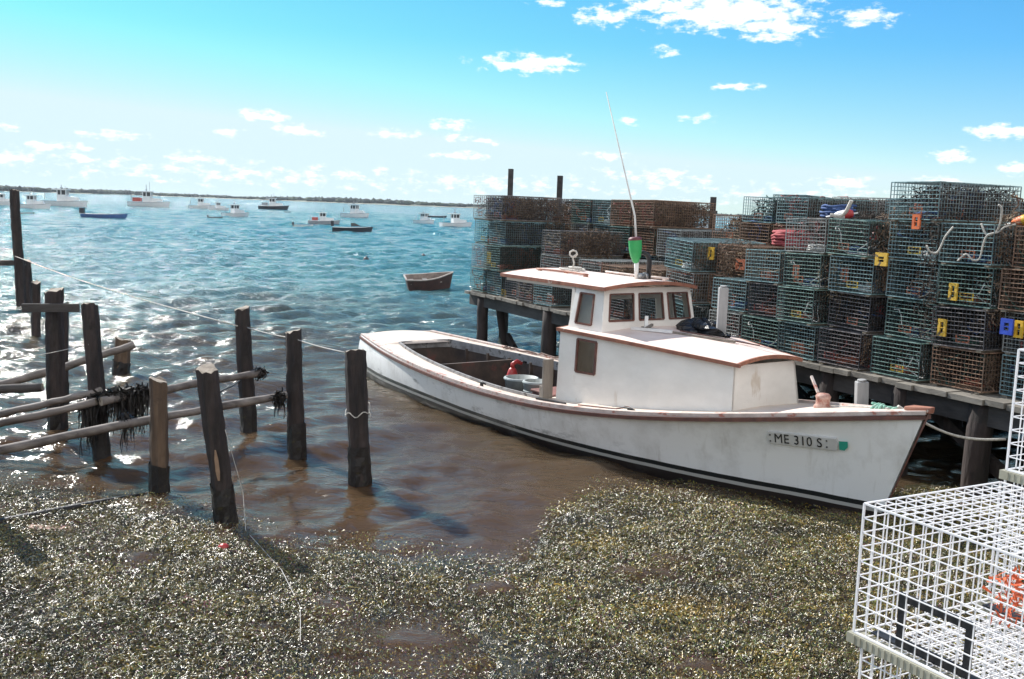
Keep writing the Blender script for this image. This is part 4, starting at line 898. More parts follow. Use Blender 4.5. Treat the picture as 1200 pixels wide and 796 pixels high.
#PART3
# ---------------------------------------------------------------- lobster traps
def wire_mat(name, col, rough=.32, spec=.6, col2=None):
    return mat(name, col, col2 or tuple(x * .55 for x in col), 5, rough, spec=spec)
W_green = wire_mat('green coated wire', (.10, .145, .14), col2=(.02, .04, .04)); W_teal = wire_mat('teal coated wire', (.22, .28, .29), col2=(.05, .09, .10)); W_black = wire_mat('black coated wire', (.10, .10, .11), col2=(.03, .03, .035))
W_grey = wire_mat('faded grey wire', (.36, .37, .36), col2=(.14, .15, .15)); W_brown = wire_mat('fouled brown wire', (.27, .17, .12), .7, .3, col2=(.08, .06, .045)); W_white = mat('white coated wire', (.86, .85, .86), (.80, .79, .80), 9, .35)
W_hem = mat('hem wire with painted glints', (.50, .53, .52), (.10, .12, .12), 26, .4)  # sun glints on the trap rims painted in as pale flecks
HEM = {'green': mat('green hem wire', (.34, .50, .46), (.05, .11, .09), 26, .4), 'teal': mat('teal hem wire', (.36, .54, .56), (.07, .14, .15), 26, .4), 'black': mat('dark hem wire', (.34, .32, .32), (.06, .05, .05), 26, .4), 'grey': W_hem, 'brown': mat('rusty hem wire', (.42, .27, .18), (.12, .06, .04), 26, .6)}  # same painted glints, tinted to suit each wire colour
NET_green = mat('green twine', (.05, .13, .10), (.03, .07, .06), 30, .8); NET_black = mat('black twine', (.03, .03, .035), (.015, .015, .02), 30, .8); NET_tan = mat('tan twine', (.34, .27, .18), (.2, .15, .1), 30, .85); NET_blue = mat('blue twine', (.06, .12, .30), (.03, .06, .15), 30, .8); NET_orange = mat('orange twine', (.42, .13, .07), (.2, .06, .04), 30, .8); NET_white = mat('white twine', (.7, .68, .66), (.5, .5, .48), 30, .8)
M_dry = mat('dried brown weed', (.22, .15, .10), (.07, .045, .03), 14, .9); M_dry2 = mat('dark dried weed', (.075, .06, .05), (.03, .022, .018), 14, .9)
V_orange = mat('worn orange plastic', (.62, .17, .06), (.25, .08, .05), 22, .6, c=(.12, .08, .06), cth=.55, cscale=18); V_yellow = mat('worn yellow plastic', (.74, .46, .05), (.5, .32, .04), 22, .6, c=(.12, .09, .05), cth=.56, cscale=18); V_red = mat('worn red plastic', (.32, .07, .06), (.18, .05, .045), 22, .6, c=(.1, .06, .05), cth=.55, cscale=18)
M_runner = mat('wet wood runner', (.24, .2, .15), (.1, .08, .06), 8, .8, .4, 20, (1, .2, 1)); M_runner_pale = mat('grey ribbed rubber runner', (.36, .35, .28), (.27, .26, .2), 8, .7)

def cage(Lx, Wy, Hz, gap, th, hem=2.1, vth=1.0, ends=False):
    """wire box: every wire a square bar; origin at the middle of its bottom"""
    b = MB(); nx, ny, nz = round(Lx / gap), round(Wy / gap), round(Hz / gap)
    X = [(-.5 + i / nx) * Lx for i in range(nx + 1)]; Y = [(-.5 + i / ny) * Wy for i in range(ny + 1)]; Z = [Hz * i / nz for i in range(nz + 1)]
    def rod(p, q, axis, t=th):
        h = t / 2; o_ = [i for i in range(3) if i != axis]; vs = []
        for e in (p, q):
            for s1, s2 in ((-1, -1), (1, -1), (1, 1), (-1, 1)):
                v = list(e); v[o_[0]] += s1 * h; v[o_[1]] += s2 * h; vs.append(v)
        b.add(vs, [(0, 1, 5, 4), (1, 2, 6, 5), (2, 3, 7, 6), (3, 0, 4, 7)])
    e = th * .9
    for x in X:
        for z in (0, Hz): rod((x, -Wy / 2, z), (x, Wy / 2, z), 1)
        for y in (-Wy / 2, Wy / 2): rod((x, y + (e if y < 0 else -e), 0), (x, y + (e if y < 0 else -e), Hz), 2)
    for y in Y:
        for z in (0, Hz): rod((-Lx / 2, y, z + (e if z == 0 else -e)), (Lx / 2, y, z + (e if z == 0 else -e)), 0)
        for x in (-Lx / 2, Lx / 2): rod((x + (e if x < 0 else -e), y, 0), (x + (e if x < 0 else -e), y, Hz), 2, th * vth)
    for z in Z:
        for y in (-Wy / 2, Wy / 2): rod((-Lx / 2, y, z), (Lx / 2, y, z), 0)
        b.cur = 1 if ends else 0  # end-face horizontals take the pale hem colour as painted highlights
        for x in (-Lx / 2, Lx / 2): rod((x, -Wy / 2, z), (x, Wy / 2, z), 1, th * (1.35 if ends else 1))
        b.cur = 0
    b.cur = 1
    for z in (0, Hz):                         # heavier hems
        for y in (-Wy / 2, Wy / 2): rod((-Lx / 2, y, z), (Lx / 2, y, z), 0, th * hem)
        for x in (-Lx / 2, Lx / 2): rod((x, -Wy / 2, z), (x, Wy / 2, z), 1, th * hem)
    b.cur = 0
    for x in (-Lx / 2, Lx / 2):
        for y in (-Wy / 2, Wy / 2): rod((x, y, 0), (x, y, Hz), 2, th * 1.8)
    return b
def net_funnel(c, axis, r0, r1, ln, seed, wd=.0022):
    """knitted head: a lattice cone"""
    b = MB(); rg = random.Random(seed); n, m_ = 14, 6; P = []
    for i in range(m_ + 1):
        t = i / m_; r_ = r0 + (r1 - r0) * t ** .7
        P.append([Vector((c[0] + axis[0] * ln * t, c[1] + axis[1] * ln * t, c[2])) + (Vector((-axis[1], axis[0], 0)) * math.cos(6.283 * (k + .5 * (i % 2)) / n) * r_ * 1.25 + Vector((0, 0, 1)) * math.sin(6.283 * (k + .5 * (i % 2)) / n) * r_) + Vector([rg.gauss(0, .006) for _ in range(3)]) for k in range(n)])
    for i in range(m_):
        for k in range(n):
            k2 = (k + (1 if i % 2 else -1)) % n; b.bar(P[i][k], P[i + 1][k], wd); b.bar(P[i][k], P[i + 1][k2], wd)
    return b
def coil(c, r_, turns, th, seed, flat=.5):
    rg = random.Random(seed); b = MB(); pts = []
    for k in range(int(turns * 11)):
        a = k * 6.283 / 11; q = r_ * (1 + .18 * math.sin(a * .37 + seed)); pts.append(Vector((c[0] + q * math.cos(a) * 1.1 + rg.gauss(0, .008), c[1] + q * math.sin(a) + rg.gauss(0, .008), c[2] + th + (k / (turns * 11)) * flat * r_ + rg.gauss(0, .006))))
    return b.tube(pts, th, 5)
def tufts(box, n, seed, ln=.05, wd=.007):
    rg = random.Random(seed); b = MB()
    for _ in range(n):
        c = Vector((rg.uniform(*box[0]), rg.uniform(*box[1]), rg.uniform(*box[2]))); d = Vector((rg.gauss(0, 1), rg.gauss(0, .6), rg.gauss(0, 1))).normalized() * ln * rg.uniform(.4, 1.3); e = Vector((rg.gauss(0, 1), rg.gauss(0, 1), rg.gauss(0, 1))).normalized() * wd
        b.add([c - d - e, c - d + e, c + d + e * .3, c + d - e * .3], [(0, 1, 2, 3)])
    return b
def partition(hz):
    b = MB()
    for k in range(13): b.box((-.16, -TW / 2 + .02 + k * .0445, hz / 2), (.003, .0035, hz - .03))
    for k in range(8): b.box((-.16, 0, .03 + k * (hz - .06) / 7), (.0035, TW - .03, .0035))
    return b
def vent(w, h, t=.006, bar=.02):
    b = MB(); b.box((0, 0, h / 2 - bar / 2), (t, w, bar)); b.box((0, 0, -h / 2 + bar / 2), (t, w, bar)); b.box((0, w / 2 - bar / 2, 0), (t, bar, h - 2 * bar)); b.box((0, -w / 2 + bar / 2, 0), (t, bar, h - 2 * bar)); b.box((0, 0, 0), (t * .9, w - 2 * bar, .008))
    return b
TL, TW = 1.18, .575
MESH = {}
def shared(key, fn):
    if key not in MESH: MESH[key] = fn()
    return MESH[key]
def make_trap(kind, hz, seed):
    """one wharf trap: local x is its length, -x its outer end"""
    wires = {'green': W_green, 'teal': W_teal, 'black': W_black, 'grey': W_grey, 'brown': W_brown}; m_ = wires[kind['wire']]
    t = empty('lobster_trap'); rg = random.Random(seed)
    def put(nm, me, loc=(0, 0, 0), rot=(0, 0, 0)):
        o = link_mesh(nm, me, t); o.location = loc; o.rotation_euler = rot; return o
    rz = .022
    put('wire_cage', shared(('cage', kind['wire'], hz), lambda: cage(TL, TW, hz - rz - .006, .0405, .0042, 2.1, .72, True).mesh('wire_cage', [m_, HEM[kind['wire']]])), (0, 0, rz + .003))
    rm = shared('runner', lambda: MB().box((0, 0, .011), (TL, .05, .022)).mesh('runner', M_runner))
    for s in (-1, 1): put('runner', rm, (0, s * (TW / 2 - .05), 0))
    nm_ = {'green': NET_green, 'black': NET_black, 'tan': NET_tan, 'blue': NET_blue, 'orange': NET_orange, 'white': NET_white}[kind['net']]; sd = seed % 3
    hc = hz / 2
    put('net_head', shared(('net', kind['net'], sd, hz), lambda: net_funnel((-.06, -TW / 2 + .01, hc), (0, 1), .145, .06, .24, sd, .0036).mesh('net_head', nm_)))
    put('net_head', shared(('net2', kind['net'], sd, hz), lambda: net_funnel((.0, 0, hc), (1, 0), .165, .06, .34, sd + 5, .0036).mesh('net_head', nm_)), (-.02 if sd else 0, 0, 0))
    if kind.get('vent'):
        vm = {'orange': V_orange, 'yellow': V_yellow, 'red': V_red, 'blue': M_blue}[kind['vent']]
        me = shared(('vent', kind['vent']), lambda: vent(.15, .075, .006, .013).mesh('escape_vent', vm)); p = rg.uniform(-.08, .14)
        if kind.get('vent_at', 'end') == 'end': put('escape_vent', me, (-TL / 2 + .012, p, rz + .085))
        else: put('escape_vent', me, (-TL / 2 + .30 + p, -TW / 2 - .006, rz + .1), (0, 0, R(90)))
    if kind.get('coil'):
        cm = {'orange': NET_orange, 'blue': NET_blue, 'white': NET_white, 'tan': NET_tan, 'red': M_red, 'green': NET_green}[kind['coil']]
        put('rope_coil', shared(('coil', kind['coil'], sd), lambda: coil((0, 0, 0), .12, 8, .008, sd).mesh('rope_coil', cm)), (-.33 + rg.uniform(-.05, .05), rg.uniform(-.08, .08), rz + .012), (0, 0, rg.uniform(0, 6)))
    wc = kind.get('warp', ['tan', 'orange', 'white', 'blue', 'red', 'green'][seed % 6])
    def warp():
        rw = random.Random(seed * 3 + 1); b = MB()
        for s_ in range(4):
            p0 = Vector((rw.uniform(-TL / 2 + .05, -.15), rw.uniform(-.2, .2), hz * rw.uniform(.3, .85))); pts = [p0]; d_ = Vector((0, 0, 0))
            for k in range(26):
                d_ = d_ * .6 + Vector((rw.gauss(0, .03), rw.gauss(0, .04), rw.gauss(-.004, .025))); q_ = pts[-1] + d_
                pts.append(Vector((min(max(q_.x, -TL / 2 + .02), .1), min(max(q_.y, -TW / 2 + .02), TW / 2 - .02), min(max(q_.z, .04), hz - .04))))
            b.tube(pts, .006, 4)
        return b.mesh('warp', {'tan': NET_tan, 'white': NET_white, 'blue': NET_blue, 'green': NET_green, 'orange': NET_orange, 'red': V_red}[wc])
    put('warp', shared(('warp', seed), warp))
    if kind.get('weed'):
        wm = M_dry if kind['weed'] == 'brown' else M_dry2
        put('dried_weed', shared(('weed', kind['weed'], sd, hz), lambda: tufts(((-TL / 2 + .04, TL / 2 - .04), (-TW / 2, -TW / 2 + .05), (.05, hz - .03)), 1300 if kind['weed'] == 'brown' else 900, sd + 3, .035, .0055).mesh('dried_weed', wm)))
    put('inner_growth', shared(('growth', sd, hz), lambda: tufts(((-TL / 2 + .12, TL / 2 - .03), (-TW / 2 + .03, TW / 2 - .02), (.03, hz - .04)), 1500, sd + 13, .045, .009).mesh('inner_growth', M_dry2)))
    put('partition', shared(('part', kind['net'], hz), lambda: partition(hz).mesh('partition', nm_)))
    if kind.get('bag'):
        bm = {'orange': NET_orange, 'red': M_red, 'white': NET_white, 'tan': NET_tan}[kind['bag']]
        put('bait_bag', shared(('bag', kind['bag']), lambda: MB().lathe([(0, -.1), (.035, -.085), (.055, -.03), (.045, .03), (.012, .085), (.006, .12)], (0, 0, 0), 9).mesh('bait_bag', bm)), (-.18, rg.uniform(-.08, .08), hz * .55), (rg.uniform(-.3, .3), .2, 0))
    return t
KINDS = [
 dict(wire='green', net='green', vent='orange', coil='blue', weed='dark', bag='red', d='dark green wire'), dict(wire='teal', net='black', vent='yellow', coil='white', weed='brown', d='teal wire'),
 dict(wire='black', net='tan', vent='red', coil='orange', weed='brown', bag='orange', d='black wire'), dict(wire='grey', net='green', vent='orange', coil='tan', weed='brown', d='faded grey wire'),
 dict(wire='brown', net='tan', vent='orange', coil='tan', weed='brown', d='brown fouled wire'), dict(wire='teal', net='blue', vent='orange', coil='blue', weed='dark', d='teal wire'),
 dict(wire='green', net='orange', vent='yellow', coil='orange', weed='dark', d='dark green wire'), dict(wire='black', net='black', vent='orange', coil='green', weed='dark', bag='red', d='black wire'),
 dict(wire='grey', net='white', vent='red', coil='white', weed='dark', bag='orange', d='faded grey wire'),
 dict(wire='brown', net='black', coil='orange', weed='brown', bag='tan', d='brown fouled wire'),
 dict(wire='teal', net='green', vent='orange', coil='orange', weed='dark', d='teal wire')]
PROTO = {}
def trap(kind_i, hz, loc, rz, label, group, tilt=(0, 0)):
    key = (kind_i, hz)
    if key not in PROTO: o = PROTO[key] = make_trap(KINDS[kind_i], hz, kind_i * 7 + int(hz * 100))
    else: o = copy_tree(PROTO[key])
    o.location = loc; o.rotation_euler = (tilt[0], tilt[1], rz); tag(o, label, 'lobster trap', group); return o
# stacks: (u, v, rows, row height, turned?, where words)
ST = []
def stack(u, v, rows, hz, where, kinds=None, turn=0, jit=.055, lean=0): ST.append((u, v, rows, hz, where, kinds, turn, jit, lean))
# far end group at the wharf edge
stack(-.02, .04, 4, .432, 'at the far left corner of the wharf', [0, 3, 6, 3])
stack(.60, .04, 4, .432, 'second stack from the far left corner of the wharf', [5, 6, 5, 2])
stack(2.40, .06, 3, .40, 'wharf edge stack just over the cockpit roof', [10, 3, 2])
stack(1.22, .05, 1, .40, 'wharf edge just left of the cockpit roof end', [7])
stack(1.80, .07, 1, .40, 'wharf edge under the cockpit roof end', [2])
stack(3.5, .20, 2, .40, 'low stack behind the knotted roof rope', [4, 3])
stack(4.2, .10, 2, .38, 'low stack behind the green buoy', [2, 4])
stack(4.9, .30, 2, .38, 'low stack just right of the green buoy', [3, 4])
stack(5.62, .15, 3, .40, 'leaning stack above the right window of the boat', [10, 3, 1], lean=.07)
stack(6.25, .50, 3, .385, 'brown stack right of the leaning one', [9, 4, 4])
stack(6.75, .08, 2, .385, 'low wharf edge stack left of the pale post', [8, 5])
stack(7.36, .06, 3, .385, 'wharf edge stack just right of the pale post', [0, 2, 10])
stack(7.98, .06, 4, .385, 'second full wharf edge stack right of the pale post', [10, 6, 0, 8])
stack(8.62, .10, 4, .385, 'wharf edge stack above the trunk cabin front', [2, 7, 1, 0])
stack(9.32, .16, 5, .385, 'tall wharf edge stack above the bow bitt', [6, 0, 5, 1, 5])
stack(9.95, .20, 4, .385, 'dark wharf edge stack above the bow tip', [9, 7, 6, 5])
stack(10.62, .26, 4, .385, 'wharf edge stack at the right edge above the white trap', [1, 8, 9, 9])
stack(11.3, .3, 5, .385, 'stack right beyond the picture edge', [0, 2, 5, 1, 3])
stack(11.95, .3, 5, .385, 'second stack beyond the right picture edge', None)
# second row
names2 = ['first', 'second', 'third', 'fourth', 'fifth', 'sixth', 'seventh', 'eighth', 'ninth', 'tenth', 'eleventh', 'twelfth', 'thirteenth', 'fourteenth', 'fifteenth', 'sixteenth', 'seventeenth', 'eighteenth', 'nineteenth', 'twentieth']
k = 0
for u, rows in ((-.05, 4), (.57, 4), (1.2, 4), (1.83, 4), (2.46, 4), (3.1, 4), (3.72, 3), (4.35, 3), (4.98, 4), (5.62, 5), (6.26, 5), (6.9, 4), (7.52, 4), (8.15, 4), (8.78, 4), (9.42, 4), (10.05, 4), (10.7, 4), (11.35, 4)):
    stack(u, 1.42, rows, .43 if u < 4 else (.36 if 5 < u < 6.8 else .385), f'{names2[k]} stack from the far end in the second row', None, jit=.05); k += 1
k = 0
for u, rows in ((.3, 4), (.95, 4), (1.6, 3), (3.4, 3), (4.4, 2), (5.0, 4), (5.65, 5), (6.3, 4), (6.95, 5), (7.6, 5), (8.25, 5), (8.9, 4), (9.55, 5)):
    stack(u, 2.75, rows, .43 if u < 4 else .365, f'{names2[k]} stack from the far end in the rear row', None, jit=.07); k += 1
kr = random.Random(77); ordn = ['bottom', 'second', 'third', 'fourth', 'fifth']
for (u, v, rows, hz, where, kinds, turn, jit, lean) in ST:
    for r_ in range(rows):
        ki = kinds[r_] if kinds and r_ < len(kinds) else kr.choice([0, 1, 2, 3, 4, 4, 4, 5, 7, 8, 9, 9, 9, 10])
        d = KINDS[ki]['d']; lv = ('top' if r_ == rows - 1 and rows > 1 else ordn[r_]) if rows > 1 else 'single'
        c = wp(u + TW / 2 + kr.uniform(-jit, jit) * .5, v + TL / 2 + kr.uniform(-jit, jit) * 1.2, DZ + .005 + hz * r_)
        tl = (kr.gauss(0, .012), kr.gauss(0, .008))
        if lean: tl = (lean * .9, 0)
        trap(ki, hz, c, WROT + kr.uniform(-1, 1) * jit * .9 + (math.pi if turn else 0), f'{d} trap, {lv}, {where}', 'lobster traps stacked on the wharf', tl)
# loose traps lying flat or tilted on top
for n_, (u, v, z, ki, rz, tl, label) in enumerate([
 (5.0, 3.3, DZ + 4 * .365 + .012, 5, .25, (.0, .03), 'teal wire trap lying askew on top near the rail post'),
 (6.35, 3.3, DZ + 4 * .365 + .012, 8, -.2, (.02, -.02), 'faded grey trap lying loose on top in the rear row'),
 (9.05, 3.3, DZ + 4 * .365 + .012, 3, .1, (.02, -.02), 'faded grey trap askew on top at the far right')]):
    trap(ki, .385, wp(u, v, z), WROT + rz, label, 'lobster traps stacked on the wharf', tl)

# tangles of pot warp stuffed between and over the traps
TW_ = ['behind the trunk cabin roof corner', 'between stacks right of the pale post', 'left of the tall edge stack', 'just right of the tall edge stack', 'near the right edge above the blue vent', 'on top at the right, over dark traps', 'on top behind the tall edge stack', 'on top above the cabin front', 'beside the brown stack above the windows', 'low behind the green buoy', 'behind the knotted roof rope', 'against the far left stacks']
TG = [(7.93, .2, 2, 'brown', .5), (8.6, .15, 3, 'tan', .6), (9.25, .15, 4, 'brown', .8), (9.9, .05, 4, 'dark', 1.2), (10.55, .2, 4, 'brown', 1.0), (10.3, .6, 4, 'tan', .25), (9.0, .7, 4, 'brown', .3), (8.2, .8, 4, 'dark', .3), (6.6, .35, 3, 'brown', .9), (5.3, .6, 2, 'tan', .4), (3.0, .5, 3, 'brown', .8), (1.15, .9, 4, 'brown', 1.2)]
for n_, (u, v, lv, cc, hh_) in enumerate(TG):
    rg = random.Random(50 + n_); b = MB(); mt = {'brown': M_dry, 'tan': NET_tan, 'dark': M_dry2}[cc]
    z1 = DZ + lv * .385 + .10; z0_ = z1 - hh_
    b2 = tufts(((-.10, .10), (-.28, .28), (0, hh_)), int(900 * (.4 + hh_)), 80 + n_, .035, .006); pts = []
    b = b2
    for s_ in range(5):
        p0 = Vector((rg.uniform(-.08, .08), rg.uniform(-.3, .2), rg.uniform(0, hh_))); pts = [p0]
        for k in range(14): pts.append(pts[-1] + Vector((rg.gauss(0, .03), rg.gauss(0, .06), rg.gauss(-.01, .05))))
        b.tube(pts, .007, 5)
    o = b.build('rope_tangle', mt); o.location = wp(u, v + .25, z0_); o.rotation_euler = (0, 0, WROT + math.pi / 2)
    tag(o, ['brown', 'tan', 'blackish', 'dusty brown'][n_ % 4 if cc != 'tan' else 1] + ' tangle of old rope ' + TW_[n_], 'rope tangle', 'rope tangles stuffed between the trap stacks')

# colourful gear on the stacks
def heap(u, v, z, r_, col, label, seed, turns=9, th=.014, name='rope_heap'):
    b = coil((0, 0, 0), r_, turns, th, seed, .9); b.v = [(x, y, zz) for x, y, zz in b.v]; o = b.build(name, col); o.location = wp(u, v, z); tag(o, label, 'rope'); return o
heap(6.95, 1.15, DZ + 3 * .385 + .40 * .0 + .02, .2, mat('faded red rope', (.40, .07, .08), (.25, .05, .05), 30, .8), 'heap of faded red rope on the traps left of the tall stacks', 5, 14, .02)
heap(8.2, .6, DZ + 4 * .385 + .01, .14, NET_blue, 'blue rope coil on top of the traps above the cabin front', 6)
heap(11.0, .8, DZ + 4 * .385 + .01, .2, mat('red brown rope', (.35, .07, .05), (.2, .05, .04), 30, .8), 'red brown rope heap high up at the right edge', 7, 12, .02)
def hung_rope(P, label, th=.009, m_=None):
    b = MB(); pts = [Vector(p) for p in P]; sm = []
    for i in range(len(pts) - 1):
        p0, p1, p2, p3 = pts[max(i - 1, 0)], pts[i], pts[i + 1], pts[min(i + 2, len(pts) - 1)]
        for t in np.linspace(0, 1, 7)[(1 if i else 0):]: t = float(t); sm.append(.5 * ((2 * p1) + (p2 - p0) * t + (2 * p0 - 5 * p1 + 4 * p2 - p3) * t * t + (-p0 + 3 * p1 - 3 * p2 + p3) * t ** 3))
    b.tube(sm, th, 6); return world_thing(b, 'hanging_rope', m_ or M_rope_white, label, 'rope')
q = lambda px, py, u, v=.0: ony(px, py, wp(u, v).y)
hung_rope([q(1086, 288, 10.0), q(1090, 295, 10.0), q(1098, 296, 10.02), q(1104, 286, 10.05), q(1108, 277, 10.1), q(1117, 266, 10.1)], 'pale rope looping down the traps above the bow tip')
hung_rope([q(1122, 306, 10.2), q(1132, 298, 10.25), q(1140, 305, 10.3), q(1148, 303, 10.3), q(1152, 288, 10.35), q(1157, 276, 10.4), q(1170, 272, 10.45), q(1178, 266, 10.5), q(1190, 263, 10.5)], 'long pale rope winding up the traps near the right edge')
hung_rope([q(1150, 262, 10.3), q(1156, 275, 10.35), q(1166, 273, 10.4), q(1172, 262, 10.45), q(1174, 245, 10.5), q(1170, 240, 10.5)], 'hooked pale rope standing up from the traps at the right edge')
hung_rope([q(973, 252, 8.8), q(985, 253, 8.85), q(992, 247, 8.9), q(998, 235, 8.95)], 'short pale bent rope on top above the cabin front', .02)
def block_vent(px, py, u, v, m_, w, h, label, rz=0.0):
    p = ony(px, py, wp(u, v).y); b = vent(w, h, .02, min(w, h) * .3); o = b.build('plastic_vent', m_); o.location = p - Vector((0, 0, 0)); o.rotation_euler = (0, 0, WROT + rz); tag(o, label, 'plastic vent'); return o
rg = random.Random(21)
VM = [(1033, 304, 9.35, .0, V_yellow, .15, .13, 'large yellow plastic vent wired on above the bow bitt'), (1117, 342, 10.12, .0, V_yellow, .09, .16, 'upper upright yellow vent right of the tall stack'), (1104, 384, 10.0, .0, V_yellow, .09, .16, 'lower upright yellow vent right of the tall stack'),
      (1074, 260, 9.75, .02, M_orange, .09, .14, 'upright orange yellow vent high on the tall stack'), (1180, 383, 10.78, .1, M_blue, .12, .14, 'blue plastic vent near the right edge'), (1194, 386, 10.85, .1, M_yellow, .08, .15, 'yellow vent beside the blue one at the right edge'),
      (933, 318, 8.1, .0, V_orange, .09, .15, 'orange vent between the two full stacks above the trunk cabin'), (990, 322, 8.62, .0, V_orange, .09, .15, 'orange vent at mid height above the foredeck'), (935, 407, 8.2, -.01, V_orange, .17, .11, 'orange vent at the wharf edge behind the trunk cabin front'),
      (590, 345, 1.0, .0, V_yellow, .17, .17, 'yellow vent at the wharf edge beside the cockpit roof end'), (645, 351, 2.6, .0, V_orange, .2, .13, 'orange vent at the wharf edge under the cockpit roof'), (573, 302, .7, .0, V_yellow, .12, .2, 'yellow vent on the second left stack'),
      (833, 297, 6.0, .0, V_yellow, .12, .16, 'yellow vent on the leaning trap above the right window'), (868, 310, 6.5, .0, V_orange, .17, .13, 'orange vent on the brown traps above the right window')]
for a in VM: block_vent(*a)
def small_buoy(u, v, z, ca, cb, label, rot):
    t = empty('lobster_buoy', wp(u, v, z - .025), 0, label, 'buoy'); t.rotation_euler = rot; t.scale = (.7, .7, .7)
    MB().lathe([(.0, -.17), (.03, -.165), (.065, -.1), (.075, .0)], (0, 0, 0), 14).build('lower_half', ca, t); MB().lathe([(.075, .0), (.072, .08), (.05, .13), (0, .14)], (0, 0, 0), 14).build('upper_half', cb, t); MB().lathe([(0, -.28), (.014, -.28), (.014, .2), (0, .2)], (0, 0, 0), 8).build('spindle', M_white, t)
small_buoy(10.55, .5, DZ + 4 * .385 + .08, M_orange, M_yellow, 'orange and yellow buoy on top at the right edge', (1.3, .2, .5)); small_buoy(8.4, .5, DZ + 4 * .385 + .08, M_white, M_red, 'white and red buoy on top above the cabin front', (1.4, .3, 1.2))


# white traps in the foreground: wire box, hem, black vent frame, runners, netting
def white_trap(corner, z, label, ventf=True, redbag=False, far=False):
    """corner: the corner seen at the left; x' runs along its long side towards the camera"""
    d = Vector((.487, -.873, 0)).normalized(); n_ = Vector((.873, .487, 0)).normalized(); Lx, Wy, Hz = 1.19, .555, .352
    c = Vector((corner[0], corner[1], 0)) + d * Lx / 2 + n_ * Wy / 2; t = empty('white_wire_trap', (c.x, c.y, z), math.atan2(d.y, d.x), label, 'lobster trap', 'new white wire traps on the near landing')
    cg = shared('whitecage', lambda: cage(Lx, Wy, Hz, 0.0385, .0027, 1.5).mesh('wire_cage', [W_white, W_white])); o = link_mesh('wire_cage', cg, t); o.location = (0, 0, .028)
    for s in (-1, 1):
        b = MB(); b.box((0, s * (Wy / 2 - .012) , .012), (Lx + .03, .042, .026)); 
        for k in range(60): b.box((-Lx / 2 + .01 + k * (Lx - .02) / 59, s * (Wy / 2 - .012) - .0215 * 1, .012), (.006, .003, .022))
        b.build('runner', M_runner_pale, t)
        b = MB(); b.box((0, s * (Wy / 2 - .05), .032), (Lx - .06, .04, .004)); b.build('bottom_strip', M_black, t)
    if ventf:
        b = MB(); b.box((0, 0, .058), (.215, .006, .022)); b.box((0, 0, -.058), (.215, .006, .022)); b.box((-.097, 0, 0), (.021, .006, .094)); b.box((.097, 0, 0), (.021, .006, .094)); o = b.build('escape_vent', M_black, t); o.location = (-Lx / 2 + .235, -Wy / 2 + .010, .115)
    for k, (cx, ax_, sy) in enumerate(((.12, (0, 1), -1), (.30, (0, -1), 1))):
        net_funnel((cx, sy * (Wy / 2 - .01), .2), ax_, .13, .06, .2, k, .002).build('net_head', NET_white, t)
    net_funnel((-.0, 0, .2), (-1, 0), .16, .08, .22, 4, .002).build('net_head', NET_white, t)
    if redbag:
        b = tufts(((-.42, -.33), (-.0, .12), (.09, .21)), 150, 9, .016, .0045); b.build('bait_bag', mat('bright orange netting', (.75, .16, .05), (.5, .08, .03), 30, .7), t)
    # partition
    b = MB(); 
    for k in range(14): b.box((0, -Wy / 2 + .02 + k * .0395, .2), (.003, .003, .34))
    for k in range(9): b.box((0, 0, .04 + k * .0385), (.0035, Wy - .02, .003))
    b.build('partition', W_white, t)
    return t
ca = onz(1013, 590, H - .735); zt = H - .735 - .38
PW = .384
white_trap((ca.x, ca.y), zt, 'nearest white wire trap with black vent frame, lower right corner', True, True)
white_trap((ca.x + .022, ca.y - .01), zt - PW, 'white wire trap directly under the nearest one', True)
cb = onz(1178, 563, H - .735 ); d_ = Vector((.873, .487, 0)).normalized()
white_trap((cb.x, cb.y), zt + PW, 'topmost white wire trap seen at the right edge', False)
white_trap((cb.x + .01, cb.y + .02), zt, 'white wire trap behind the nearest one, middle of its stack', False)
white_trap((cb.x , cb.y + .01), zt - PW, 'white wire trap behind the nearest one, bottom of its stack', False)

# ---------------------------------------------------------------- boats on the bay
H_white = mat('white boat paint', (.76, .76, .75), (.68, .68, .67), 2, .4); H_dark = mat('dark boat hull', (.03, .03, .04), (.02, .02, .025), 2, .4); H_blue = mat('blue boat hull', (.05, .12, .3), (.04, .1, .25), 2, .4); H_grey = mat('grey boat hull', (.3, .32, .34), (.25, .26, .28), 2, .5); H_red = mat('red boat paint', (.45, .08, .06), (.35, .06, .05), 2, .5); H_glass = mat('dark boat windows', (.02, .025, .03), None, 2, .1)
def small_hull(L, B, F, m_, parent, sheer=.5, name='hull', inner=None, thin=.03):
    b = MB(); S = np.linspace(0, 1, 16)
    w = lambda s: B / 2 * (1 - max(0, (s - .45) / .55) ** 2.1) * (.8 + .2 * min(1, s * 3)) + .004; zs = lambda s: F * (.72 + sheer * max(0, s - .3) ** 1.6 + .06 * (1 - s))
    for sd in (-1, 1):
        rows = [[Vector((L * (s - .5) * (1 - .0) + (t * .06 * L if s > .9 else 0) * (s - .9) * 10, sd * w(s) * (.72 + .28 * t ** .7), -.12 + (zs(s) + .12) * t)) for t in (0, .15, .35, .6, .8, 1)] for s in S]
        b.sheet(rows if sd == -1 else rows[::-1], True)
    tr = [[Vector((-L / 2, sd * w(0) * (.72 + .28 * t ** .7), -.12 + (zs(0) + .12) * t)) for sd in (1, -1)] for t in (0, .35, .7, 1)]; b.sheet(tr)
    hull = b.build(name, m_, parent); return w, zs
